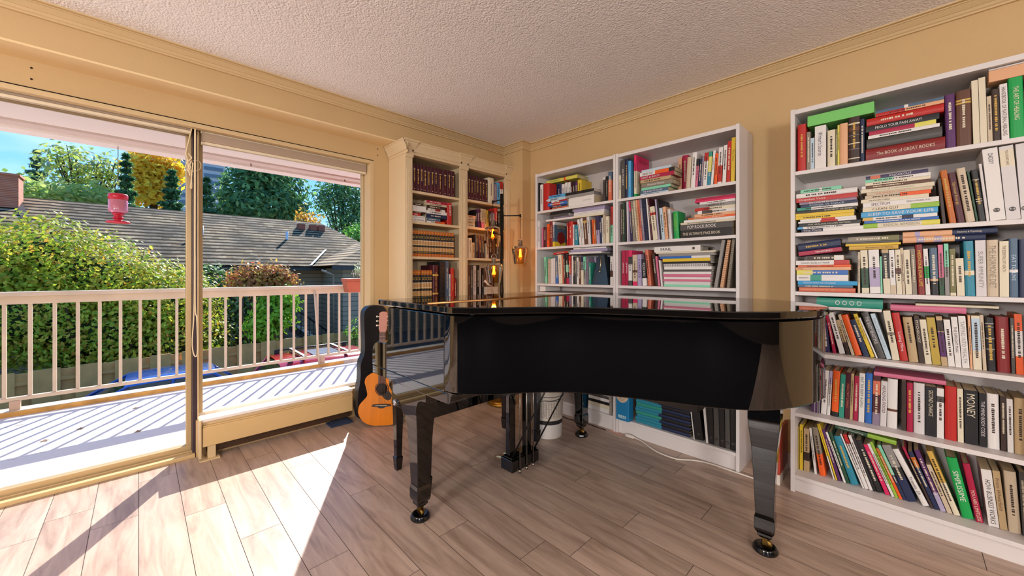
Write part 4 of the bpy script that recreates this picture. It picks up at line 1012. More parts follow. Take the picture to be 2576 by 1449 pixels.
def broadleaf(kind, label, blobs_px, X, seed, cols, n, leaf, group='trees beyond the neighbouring roof', thin=False):
    bl = [blob(u, v, X, a, b, max(1.0, a * 0.03)) for u, v, a, b in blobs_px]
    rg = np.random.default_rng(seed); cx = sum(b[0] for b in bl) / len(bl); cy = sum(b[1] for b in bl) / len(bl)
    base = (cx, cy, GZ); t = thing(kind, label, 'tree', base, group)
    mb = MB(); P, d = blob_points(rg, bl, n, 0.1 if thin else 0.35); P = P + rg.normal(0, 0.35, P.shape); leaves(mb, P, d + np.array([0.3, 0, 0.4]), leaf, rg)
    mb.build('crown', leaf_mat('broad_leaf_' + str(seed), cols), t)
    cm = MB(); rr = random.Random(seed)
    for (x, y, z, a, b, c) in bl:
        cm.tube([base, (cx + (x - cx) * 0.3, cy + (y - cy) * 0.3, GZ + (z - GZ) * 0.6), (x, y, z + c * 0.5)], [0.35, 0.2, 0.05], 6)
        for k in range(3): cm.tube([(cx + (x - cx) * 0.3, cy + (y - cy) * 0.3, GZ + (z - GZ) * 0.6), (x + a * rr.uniform(-.6, .6), y + b * rr.uniform(-.6, .6), z + c * rr.uniform(.1, .9))], [0.12, 0.03], 5)
    cm.build('trunk', mat('bark', '4a3826'), t)
    return t
DG = ['3f6a48', '507f54', '34583c', '679658', '74a05e']
BG = ['587f68', '74987a', '48705c', '8cab86']
conifer(92, 368, -62, 130, 'grey-green spruce at the left edge of the glass door', 21, BG, n=2600, leaf=0.62)
broadleaf('willow_tree', 'tall thin half-bare tree with yellow-green leaves beside the grey-green spruce', [(190, 420, 70, 55), (245, 440, 45, 60), (150, 400, 40, 40), (215, 480, 90, 35), (290, 430, 35, 40)], -57, 22, ['c6d060', 'a9c058', 'd8d46e', '94ac4e', '8c98a0'], 1700, 0.5, thin=True)
broadleaf('poplar_tree', 'bare-topped green tree low behind the ridge left of the feeder', [(60, 485, 90, 25), (150, 495, 90, 26), (240, 500, 60, 22)], -46, 23, ['a8c05c', '86a850', 'c0cc70', '9aa86a'], 2000, 0.5)
conifer(318, 378, -40, 110, 'narrow dark conifer directly behind the red feeder', 24, DG, n=2400, leaf=0.55)
broadleaf('maple_tree', 'bright yellow autumn tree right of the red feeder', [(372, 415, 38, 38), (385, 450, 34, 45), (435, 430, 22, 30), (375, 490, 26, 26)], -50, 25, ['f6c62c', 'ffdc48', 'e8b024', 'dcc84a'], 3000, 0.55)
conifer(432, 420, -45, 150, 'dark spruce just left of the window post, before the tower', 26, DG, n=2600, leaf=0.6)
conifer(520, 440, -38.5, 120, 'dark spruce just right of the window post, before the tower', 27, DG, n=2200, leaf=0.55)
conifer(570, 425, -66, 70, 'slim distant blue-green conifer left of the large cedar', 28, ['3b5a5a', '4c6f66', '2f4a4c'], n=1600, leaf=0.6)
broadleaf('cedar_tree', 'large dense green cedar filling the middle of the fixed window', [(660, 430, 75, 45), (620, 480, 60, 50), (710, 475, 60, 50), (660, 520, 95, 40), (600, 530, 50, 28), (640, 410, 45, 25), (735, 520, 40, 30)], -44, 29, ['4d7a50', '62945a', '3c6a46', '80ae62', '94b46a', '2f5238'], 6500, 0.55)
broadleaf('fir_tree', 'tall green fir behind the planter at the right of the fixed window', [(860, 470, 60, 40), (895, 520, 45, 55), (825, 510, 40, 35), (870, 560, 45, 30)], -52, 30, ['4a7a5c', '6a9a5c', '3c6a4c', 'a0bc68'], 3600, 0.5, thin=True)
broadleaf('amber_bush', 'small amber bush peeking over the ridge beside the fir', [(778, 560, 22, 12), (765, 553, 12, 10)], -38, 31, ['d8a93a', 'c7923a', 'e3be55'], 420, 0.35)
broadleaf('green_bush', 'bright green bush at the hip of the neighbouring roof', [(895, 590, 30, 16), (915, 585, 22, 14)], -37.5, 32, ['5f9a3c', '79b04a', '4a8030'], 800, 0.3)

# neighbouring building -------------------------------------------
def shake_mat():
    m = bpy.data.materials.new('cedar_shakes'); m.use_nodes = True
    n = m.node_tree.nodes; l = m.node_tree.links; b = n['Principled BSDF']
    t = n.new('ShaderNodeTexCoord'); s = n.new('ShaderNodeSeparateXYZ'); l.new(t.outputs['Object'], s.inputs[0])
    c = n.new('ShaderNodeCombineXYZ'); l.new(s.outputs[1], c.inputs[0]); l.new(s.outputs[2], c.inputs[1])
    k = n.new('ShaderNodeTexBrick'); l.new(c.outputs[0], k.inputs['Vector']); k.inputs['Scale'].default_value = 1.0
    k.inputs['Brick Width'].default_value = 0.3; k.inputs['Row Height'].default_value = 0.18; k.inputs['Mortar Size'].default_value = 0.0
    k.inputs['Color1'].default_value = lin('cbbca6'); k.inputs['Color2'].default_value = lin('9c8c76'); k.inputs['Mortar'].default_value = lin('6b5d4e')
    z = n.new('ShaderNodeTexNoise'); z.inputs['Scale'].default_value = 0.55; z.inputs['Detail'].default_value = 4; l.new(t.outputs['Object'], z.inputs['Vector'])
    wv = n.new('ShaderNodeTexNoise'); wv.inputs['Scale'].default_value = 2.5; l.new(c.outputs[0], wv.inputs['Vector'])
    a = n.new('ShaderNodeMath'); a.operation = 'MULTIPLY_ADD'; a.inputs[1].default_value = 0.06; l.new(wv.outputs[0], a.inputs[0]); l.new(s.outputs[2], a.inputs[2])
    d = n.new('ShaderNodeMath'); d.operation = 'DIVIDE'; d.inputs[1].default_value = 0.18; l.new(a.outputs[0], d.inputs[0])
    f = n.new('ShaderNodeMath'); f.operation = 'FRACT'; l.new(d.outputs[0], f.inputs[0])
    sr = n.new('ShaderNodeValToRGB'); l.new(f.outputs[0], sr.inputs[0]); e = sr.color_ramp.elements
    e[0].position = 0.0; e[0].color = lin('2a2520'); e[1].position = 0.5; e[1].color = (1, 1, 1, 1); q = e.new(0.36); q.color = lin('453d35')  # shade of each shake course painted in as a dark stripe
    x = n.new('ShaderNodeMixRGB'); x.blend_type = 'MULTIPLY'; x.inputs[0].default_value = 1.0; l.new(k.outputs[0], x.inputs[1]); l.new(sr.outputs[0], x.inputs[2])
    r = n.new('ShaderNodeValToRGB'); l.new(z.outputs[0], r.inputs[0]); r.color_ramp.elements[0].position = 0.4; r.color_ramp.elements[0].color = lin('b0a69a'); r.color_ramp.elements[1].position = 0.62; r.color_ramp.elements[1].color = lin('ffe6c8')
    y = n.new('ShaderNodeMixRGB'); y.blend_type = 'MULTIPLY'; y.inputs[0].default_value = 1.0; l.new(x.outputs[0], y.inputs[1]); l.new(r.outputs[0], y.inputs[2])
    l.new(y.outputs[0], b.inputs['Base Color'])
    b.inputs['Roughness'].default_value = 0.95; b.inputs['Specular IOR Level'].default_value = 0.1
    return m
shake = shake_mat()
def siding_mat():
    m = bpy.data.materials.new('lap_siding'); m.use_nodes = True
    n = m.node_tree.nodes; l = m.node_tree.links; b = n['Principled BSDF']
    t = n.new('ShaderNodeTexCoord'); s = n.new('ShaderNodeSeparateXYZ'); l.new(t.outputs['Object'], s.inputs[0])
    a = n.new('ShaderNodeMath'); a.operation = 'MULTIPLY'; a.inputs[1].default_value = 4.2; l.new(s.outputs[2], a.inputs[0])
    f = n.new('ShaderNodeMath'); f.operation = 'FRACT'; l.new(a.outputs[0], f.inputs[0])
    r = n.new('ShaderNodeValToRGB'); l.new(f.outputs[0], r.inputs[0]); r.color_ramp.elements[0].position = 0.06; r.color_ramp.elements[0].color = lin('4a4034'); r.color_ramp.elements[1].position = 0.14; r.color_ramp.elements[1].color = lin('a09078')
    l.new(r.outputs[0], b.inputs['Base Color']); b.inputs['Roughness'].default_value = 0.85
    return m
sid = siding_mat()
EX, RXX = -22.0, -29.0
EZ, RZ = 1.55, 4.75
nbh = thing('neighbour_house', 'long low brown house with mossy cedar shake roof across the lane', 'house', (EX, 0, GZ))
YR, YE = 9.2, 12.5
mb = MB(); mb.add([(EX, -32, EZ), (EX, YE, EZ), (RXX, YR, RZ), (RXX, -32, RZ), (EX - 14, -32, EZ), (EX - 14, YE, EZ)], [(0, 1, 2, 3), (1, 5, 2), (3, 2, 5, 4)])
mb.add([(EX, -32, EZ - 0.16), (EX, YE, EZ - 0.16), (EX, YE, EZ), (EX, -32, EZ)], [(0, 1, 2, 3)])
mb.build('roof', shake, nbh)
MB().box(EX - 0.02, EX + 0.1, -32, YE, EZ - 0.24, EZ - 0.08).build('gutter', mat('gutter_dark', '2d2a28', 0.5), nbh)
MB().box(EX - 12, EX - 0.7, -31, YE - 0.6, GZ, EZ - 0.12).build('wall', sid, nbh)
for u, v in ((508, 574), (722, 588)):
    q = at(u, v, EX - 3.6); zr = EZ + 3.6 / 7 * (RZ - EZ)
    MB().lathe([(0.07, 0), (0.07, 0.55), (0, 0.55)], (q.x, q.y, zr - 0.1), 10).build('vent_pipe', mat('vent_grey', 'c9c9cb', 0.4, 0.5, 0.3), nbh)
for u, v in ((757, 570), (787, 580), (807, 577)):
    q = at(u, v, EX - 5.6); zr = EZ + 5.6 / 7 * (RZ - EZ)
    MB().box(q.x - 0.2, q.x + 0.2, q.y - 0.2, q.y + 0.2, zr - 0.15, zr + 0.28).build('roof_vent', mat('vent_rust', '8a4a34', 0.7), nbh)
q = at(12, 470, EX - 6.0)
MB().box(q.x - 0.5, q.x + 0.5, q.y - 1.2, q.y + 0.45, EZ + 2.2, q.z + 0.45).box(q.x - 0.55, q.x + 0.55, q.y - 1.25, q.y + 0.5, q.z + 0.45, q.z + 0.55).build('chimney', brick_m, nbh)
mb = MB(); a_, b_ = at(38, 480, EX - 6.9), at(74, 560, EX - 3.4)
zz = lambda x: EZ + (EX - x) / 7 * (RZ - EZ) + 0.03
mb.add([(a_.x, a_.y - 0.12, zz(a_.x)), (a_.x, a_.y + 0.12, zz(a_.x)), (b_.x, b_.y + 0.12, zz(b_.x)), (b_.x, b_.y - 0.12, zz(b_.x))], [(0, 1, 2, 3)])
mb.build('valley_flashing', mat('flashing_dark', '3b3836', 0.5), nbh)
# hip-roofed wing at the right with stair recess, flashing and drain pipe
wing = nbh
WX0, WX1, WY0, WY1 = -19.0, -26.0, 6.56, 14.0
mb = MB(); mb.add([(WX0, WY0, EZ), (WX0, WY1, EZ), (WX0 - 3.4, 10.3, 3.15), (WX1, 10.3, 3.15), (WX1, WY0, EZ), (WX1, WY1, EZ)], [(0, 1, 2), (0, 2, 3, 4), (1, 5, 3, 2)])
mb.build('roof', shake, wing)
MB().box(WX0 - 0.02, WX0 + 0.1, WY0, WY1, EZ - 0.22, EZ - 0.02).build('gutter', mat('gutter_dark', '2d2a28', 0.5), wing)
MB().box(-25, -19.5, 7.25, 13.5, GZ, EZ - 0.1).build('wall', sid, wing)
q1 = at(808, 668, -19.2); 
MB().tube([(-19.1, q1.y, EZ - 0.25), (-19.25, q1.y + 0.55, EZ - 0.45), (-19.4, q1.y + 0.62, EZ - 0.6), (-19.42, q1.y + 0.62, GZ + 0.4)], 0.05, 8).build('drain_pipe', mat('drain_beige', '9a8b78', 0.5), wing)
va, vb = Vector((EX + 0.05, 6.5, EZ + 0.04)), Vector((EX - 2.2, 8.0, EZ + 0.04 + 2.2 / 7 * (RZ - EZ)))
mb = MB(); sd = Vector((0.03, 0.05, 0)); mb.add([va - sd, va + sd, vb + sd, vb - sd], [(0, 1, 2, 3)]); mb.build('valley_flashing', mat('flashing_pale', 'c7c3bc', 0.4, 0.5, 0.3), nbh)
mb = MB().box(-19.5, -19.45, 8.65, 9.55, -0.68, -0.42, 0)
sgn = mb.build('address_sign', mat('sign_white', 'd6dad8', 0.5), wing)
mb = MB()
for k in range(6): mb.box(-19.449, -19.445, 8.78 + 0.11 * k, 8.85 + 0.11 * k, -0.60, -0.50)
mb.build('faded_marks', mat('sign_grey', '8d9396', 0.6), sgn)
MB().box(-19.5, -19.44, 9.15, 10.4, GZ + 0.05, -1.0).build('pale_panel', mat('wall_panel_pale', 'b3a68c', 0.8), wing)
# outside staircase with black railing
stc = thing('outdoor_staircase', 'grey timber outdoor staircase with black railing beside the brown wing', 'stairs', (-19.0, 5.2, GZ))
for k in range(10):
    y = 4.1 + 0.27 * k; z = -0.55 - 0.225 * k
    MB().box(-19.6, -18.5, y, y + 0.30, z - 0.05, z).build('tread', mat('stair_timber', 'b8a78c', 0.8), stc)
mb = MB(); mb.add([(-18.48, 4.0, -0.45), (-18.48, 6.85, -2.82), (-18.48, 6.5, -2.82), (-18.48, 3.9, -0.7)], [(0, 1, 2, 3)]); mb.add([(-18.54, 4.0, -0.45), (-18.54, 6.85, -2.82), (-18.54, 6.5, -2.82), (-18.54, 3.9, -0.7)], [(3, 2, 1, 0)])
mb.build('stringer', mat('stringer_dark', '2d2722', 0.8), stc)
mb = MB().tube([(-18.45, 4.0, 0.35), (-18.45, 6.5, -1.75)], 0.05, 8)
for k in range(15):
    y = 4.05 + 0.17 * k; zt = 0.35 - (y - 4.0) * 0.84
    mb.tube([(-18.45, y, zt), (-18.45, y, zt - 0.95)], 0.016, 5)
mb.build('railing', mat('stair_rail_black', '131211', 0.5), stc)
# hedge along the drive
rg = np.random.default_rng(9)
hg = thing('box_hedge', 'clipped bright green hedge at the far end of the driveway', 'hedge', (-13.9, 6.3, GZ))
hx0, hx1, hy0, hy1, hz = -14.5, -13.3, 4.35, 9.2, -1.62
MB().box(hx0 + 0.05, hx1 - 0.05, hy0 + 0.05, hy1 - 0.05, GZ, hz - 0.05).build('core', mat('hedge_core', '2c3d18', 0.9, var=0.4, vscale=8), hg)
n = 5200; Pp = np.stack([rg.uniform(hx0, hx1, n), rg.uniform(hy0, hy1, n), rg.uniform(GZ, hz, n)], 1); nn = np.zeros((n, 3)); f = rg.random(n)
top = f < 0.45; Pp[top, 2] = hz + rg.normal(0, 0.03, top.sum()); nn[top] = (0, 0, 1)
fr_ = (f >= 0.45) & (f < 0.85); Pp[fr_, 0] = hx1 + rg.normal(0, 0.02, fr_.sum()); nn[fr_] = (1, 0, 0.2)
sd_ = f >= 0.85; Pp[sd_, 1] = hy0 + rg.normal(0, 0.02, sd_.sum()); nn[sd_] = (0, -1, 0.2)
mb = MB(); leaves(mb, Pp, nn, 0.11, rg); mb.build('foliage', leaf_mat('hedge_leaf', ['6f9a2a', '86b434', '4c7420', '9cc44a']), hg)
bl = [(-15.25, 6.6, -1.2, 0.6, 0.8, 0.55), (-15.25, 7.4, -1.25, 0.5, 0.6, 0.45)]
shrub('garden_shrub', 'light green shrub standing behind the clipped hedge', 'bush', bl, 900, 0.14, ['7fa83c', '5c8a2c', 'a3c25a'], (-15.25, 6.9, GZ), 0.04, 15)

# distant tower
q = at(470, 400, -95); tw = thing('apartment_tower', 'pale distant apartment tower with curved top behind the trees', 'building', (q.x, q.y, GZ))
k_ = (-SA * q.x + CA * q.y) / FPX
tm_ = mat('tower_concrete', 'b8b6b6', 0.7); tg_ = mat('tower_glass', '5c6a78', 0.2)
zt = q.z
mb = MB().box(q.x - 8, q.x + 6, q.y - 62 * k_, q.y + 30 * k_, GZ, zt)
mb.prism([(q.x + 8 + 0 * k_, q.y + 20 * k_)] + [(q.x + 8 + 0.001 * i, q.y + (20 + 45 * math.sin(i * PI / 16)) * k_) for i in range(1, 9)] + [(q.x - 8, q.y + 65 * k_), (q.x - 8, q.y + 20 * k_)], GZ, zt - 12 * k_)
mb.build('tower_body', tm_, tw)
mb = MB()
for i in range(7):
    z1 = zt - (14 + 17 * i) * k_
    mb.box(q.x + 6.0, q.x + 6.1, q.y - 58 * k_, q.y + 28 * k_, z1 - 9 * k_, z1)
    mb.box(q.x + 7.9, q.x + 8.15, q.y + 24 * k_, q.y + 60 * k_, z1 - 11 * k_, z1 - 3 * k_)
mb.build('window_band', tg_, tw)
MB().box(q.x - 10, q.x - 2, q.y + 66 * k_, q.y + 90 * k_, GZ, zt - 55 * k_).build('rear_wing', mat('tower_shade_concrete', '9a9ca2', 0.7), tw)

# parked cars -------------------------------------------------------
def car(name, label, loc, yaw, L_, W_, Hh, paint, suv):
    """local x forward; hull lofted from cross sections, cabin with glass, wheels, lamps"""
    t = thing(name, label, 'car', loc, 'cars parked below the balcony', (0, 0, yaw))
    gl = mat('car_glass', '1c262c', 0.08, 0.6); blk = mat('car_black_trim', '141416', 0.5); rub = mat('tyre_rubber', '1a1a1b', 0.9); rim_ = mat('wheel_alloy', '9a9a9e', 0.3, 0.5, 0.8)
    hw = W_ / 2; belt = 0.95 if suv else 0.88; roof = Hh
    hull = [(-L_ / 2, 0.45, belt - 0.10, hw * 0.86), (-L_ / 2 + 0.12, 0.28, belt - 0.02, hw * 0.95), (-L_ * 0.28, 0.22, belt, hw), (0, 0.22, belt, hw), (L_ * 0.22, 0.22, belt - 0.02, hw), (L_ * 0.36, 0.24, belt - 0.08, hw * 0.97), (L_ / 2 - 0.12, 0.3, belt - 0.2, hw * 0.92), (L_ / 2, 0.42, belt - 0.34, hw * 0.8)]
    mb = MB(); ring = []
    for x, zb, zt_, h in hull:
        ring.append([(x, -h * 0.92, zb), (x, -h, (zb + zt_) / 2), (x, -h * 0.97, zt_ - 0.06), (x, -h * 0.88, zt_), (x, h * 0.88, zt_), (x, h * 0.97, zt_ - 0.06), (x, h, (zb + zt_) / 2), (x, h * 0.92, zb)])
    vs = [p for r_ in ring for p in r_]; n = 8
    fs = [(i * n + j, i * n + (j + 1) % n, (i + 1) * n + (j + 1) % n, (i + 1) * n + j) for i in range(len(ring) - 1) for j in range(n)]
    mb.add(vs, fs, 0, True); mb.add(ring[0], [tuple(range(n - 1, -1, -1))]); mb.add(ring[-1], [tuple(range(n))])
    mb.build('hull', paint, t, world=False)
    xa, xb, xc, xd = (-L_ / 2 + 0.12, -L_ * 0.36, L_ * 0.07, L_ * 0.235) if suv else (-L_ / 2 + 0.25, -L_ * 0.30, L_ * 0.05, L_ * 0.25)
    rh = hw * 0.83; bh = hw * 0.9
    lowr = [(xa, -bh, belt), (xd, -bh, belt - 0.03), (xd, bh, belt - 0.03), (xa, bh, belt)]; upr = [(xb, -rh, roof - 0.07), (xc, -rh, roof - 0.09), (xc, rh, roof - 0.09), (xb, rh, roof - 0.07)]
    cb = MB(); cb.add(lowr + upr, [(0, 1, 5, 4), (1, 2, 6, 5), (2, 3, 7, 6), (3, 0, 4, 7)], 0); cb.build('cabin_glass', gl, t, world=False)
    rf = MB(); xs = np.linspace(xb - 0.05, xc + 0.06, 7); rr = []
    for i, x in enumerate(xs):
        cr_ = 0.03 * math.sin(PI * i / 6)
        rr.append([(x, -rh - 0.015, roof - 0.10 + cr_), (x, -rh * 0.9, roof - 0.045 + cr_), (x, -rh * 0.45, roof - 0.01 + cr_ * 0.6), (x, 0, roof + cr_ * 0.5), (x, rh * 0.45, roof - 0.01 + cr_ * 0.6), (x, rh * 0.9, roof - 0.045 + cr_), (x, rh + 0.015, roof - 0.10 + cr_)])
    vs = [p for r_ in rr for p in r_]; n = 7
    rf.add(vs, [(i * n + j, i * n + j + 1, (i + 1) * n + j + 1, (i + 1) * n + j) for i in range(6) for j in range(n - 1)], 0, True)
    rf.build('roof', paint, t, world=False)
    pm = MB()
    for sy in (-1, 1):
        for (p, q_) in (((xd, sy * bh, belt), (xc, sy * rh, roof - 0.09)), ((xa, sy * bh, belt), (xb, sy * rh, roof - 0.07)), (((xa + xd) / 2, sy * bh, belt), ((xb + xc) / 2, sy * rh, roof - 0.08))):
            pm.tube([p, q_], 0.035, 6)
    pm.build('pillar', paint, t, world=False)
    for sx in (-1, 1):
        for sy in (-1, 1):
            Mw = Matrix.Translation((sx * L_ * 0.31, sy * (hw - 0.09), 0.33)) @ Matrix.Rotation(PI / 2, 4, 'X')
            wv = MB().lathe([(0.0, -0.1), (0.29, -0.1), (0.33, -0.07), (0.33, 0.07), (0.29, 0.1), (0.0, 0.1)], (0, 0, 0), 22, 0, Mw).lathe([(0, 0.104), (0.2, 0.104), (0.2, 0.1)], (0, 0, 0), 18, 1, Mw).lathe([(0, -0.104), (0.2, -0.104), (0.2, -0.1)], (0, 0, 0), 18, 1, Mw)
            wv.build('wheel', [rub, rim_], t, world=False)
        MB().box(L_ * 0.2 - 0.07, L_ * 0.2 + 0.07, sx * (hw + 0.02) - 0.1, sx * (hw + 0.02) + 0.1, belt - 0.02, belt + 0.12).build('side_mirror', paint, t, bevel=0.03, world=False)
        MB().box(L_ / 2 - 0.16, L_ / 2 - 0.02, sx * hw * 0.62 - 0.17, sx * hw * 0.62 + 0.17, belt - 0.30, belt - 0.17).build('headlight', mat('headlight', 'd8dde0', 0.1), t, bevel=0.02, world=False)
    if suv:
        for sy in (-1, 1):
            m2 = MB().tube([(xb, sy * rh * 0.86, roof + 0.05), (xc - 0.1, sy * rh * 0.86, roof + 0.05)], 0.02, 8)
            for x in (xb + 0.1, xc - 0.15): m2.box(x - 0.05, x + 0.05, sy * rh * 0.86 - 0.02, sy * rh * 0.86 + 0.02, roof - 0.05, roof + 0.04)
            m2.build('roof_rail', blk, t, world=False)
        for x in (xb + 0.45, xc - 0.45): MB().box(x - 0.035, x + 0.035, -rh * 0.9, rh * 0.9, roof + 0.05, roof + 0.075).build('cross_bar', blk, t, world=False)
        MB().box(xb + 0.55, xb + 1.15, -rh * 0.5, rh * 0.5, roof + 0.018, roof + 0.028).build('sunroof', mat('sunroof_glass', '8d8f96', 0.1, 0.6), t, world=False)
    return t
redp = mat('car_paint_red', 'b3202c', 0.15, 0.5, coat=0.8); blup = mat('car_paint_blue', '1d3f8f', 0.15, 0.5, coat=0.8)
car('blue_hatchback', 'blue car parked close to the fence, seen below the glass door', (-12.4, 0.05, GZ), -PI / 2 - 0.02, 4.2, 1.84, 1.46, blup, False)
car('red_suv', 'red car with black roof rack parked below the right half of the railing', (-10.1, 2.55, GZ), -PI / 2 - 0.02, 4.3, 1.80, 1.86, redp, True)
# strip of dry leaves on the deck
lf = np.random.default_rng(2)
for i, (u, v) in enumerate(((202, 1078), (346, 1085), (112, 1108), (341, 1026))):
    q = onZ(u, v, DZ + 0.004); mb = MB(); n_ = 1
    pts = [(q.x + 0.022 * math.cos(a) * (1 if k % 2 else 0.55), q.y + 0.03 * math.sin(a) * (1 if k % 2 else 0.6), DZ + 0.003 + 0.006 * (k % 2)) for k, a in enumerate(np.linspace(0, 2 * PI, 10, endpoint=False))]
    mb.add(pts + [(q.x, q.y, DZ + 0.002)], [(k, (k + 1) % 10, 10) for k in range(10)])
    tag(mb.build('fallen_leaf', mat('dry_leaf', '8a6a52', 0.8)), ['dry brown leaf on the deck inside the shadow of the top rail', 'dry brown leaf on the deck right of the first, nearer the post', 'dry brown leaf on the sunlit deck at far left', 'dry brown leaf on the deck among the bar shadows'][i], 'leaf', 'dry leaves on the balcony floor')
# ================================================================== BOOKS
PAL = dict(red=('b3261f', 'red'), dred=('7f1d1b', 'dark red'), maroon=('4a1420', 'maroon'), crimson=('a3163d', 'crimson'), pink=('c96a86', 'pink'), hotpink=('d0245a', 'bright pink'),
    salmon=('c9694e', 'salmon'), orange=('e0581c', 'orange'), dorange=('b5601d', 'burnt orange'), peach=('d9a47c', 'peach'), tan=('b59a72', 'tan'), beige=('c4b197', 'beige'), cream=('d8ccb2', 'cream'),
    white=('ddd7d2', 'white'), offw=('cfc8c6', 'pale grey'), yellow=('d9b62e', 'yellow'), lemon=('d6cc5a', 'pale yellow'), mustard=('b3973a', 'mustard'), gold=('c9a24a', 'gold'), green=('149a48', 'green'),
    dgreen=('24482f', 'dark green'), mint=('7cc7a4', 'mint green'), tealg=('2f8d78', 'teal green'), teal=('2a7f94', 'teal'), blue=('2a62ae', 'blue'), sky=('4f9fd0', 'sky blue'), pale=('b4c6d2', 'pale blue'),
    navy=('1d2748', 'navy'), slate=('4b6178', 'slate blue'), indigo=('33294f', 'indigo'), purple=('54265c', 'purple'), lilac=('a79bb8', 'lilac'), mauve=('857688', 'mauve'), grey=('8b8682', 'grey'),
    dgrey=('4c4845', 'dark grey'), taupe=('857a6a', 'taupe'), brown=('5e3a28', 'brown'), dbrown=('38261f', 'dark brown'), black=('1c191b', 'black'), olive=('6f6a3a', 'olive'), lime=('8fb53a', 'lime green'),
    cyan=('1e8fc4', 'bright blue'), lgreen=('74c264', 'light green'), vol=('3f0f1e', 'wine red'), law=('b98f5e', 'tan'))
page_m = mat('paper_edges', 'cbb894', 0.8, 0.1, var=0.12, vscale=4, stretch=(160, 1, 1))
page_w = mat('paper_edges_white', 'd3c8ba', 0.8, 0.1)
coil_m = mat('notebook_wire', '55504e', 0.3, 0.5, 0.8)
def bm_(key): return mat('cover_' + key, PAL[key][0], 0.42, 0.4)
def tm__(key): return mat('print_' + key, PAL[key][0], 0.5, 0.3)
def lum(key): c = lin(PAL[key][0]); return 0.3 * c[0] + 0.6 * c[1] + 0.1 * c[2]
KIND = dict(p=('paperback', 'paperback', 'book'), h=('hardcover_book', 'hardcover', 'book'), m=('magazine', 'magazine', 'magazine'), b=('ring_binder', 'ring binder', 'binder'), n=('spiral_notebook', 'spiral notebook', 'notebook'),
            v=('encyclopedia_volume', 'encyclopedia volume', 'book'), w=('law_volume', 'law volume', 'book'), x=('storage_box', 'box', 'box'), s=('paper_stack', 'sheaf of papers', 'papers'))
ORD = 'first second third fourth fifth sixth seventh eighth ninth tenth eleventh twelfth thirteenth fourteenth fifteenth sixteenth seventeenth eighteenth nineteenth twentieth twenty-first twenty-second twenty-third twenty-fourth twenty-fifth twenty-sixth twenty-seventh twenty-eighth twenty-ninth thirtieth thirty-first thirty-second thirty-third thirty-fourth thirty-fifth thirty-sixth'.split()
brng = random.Random(42)
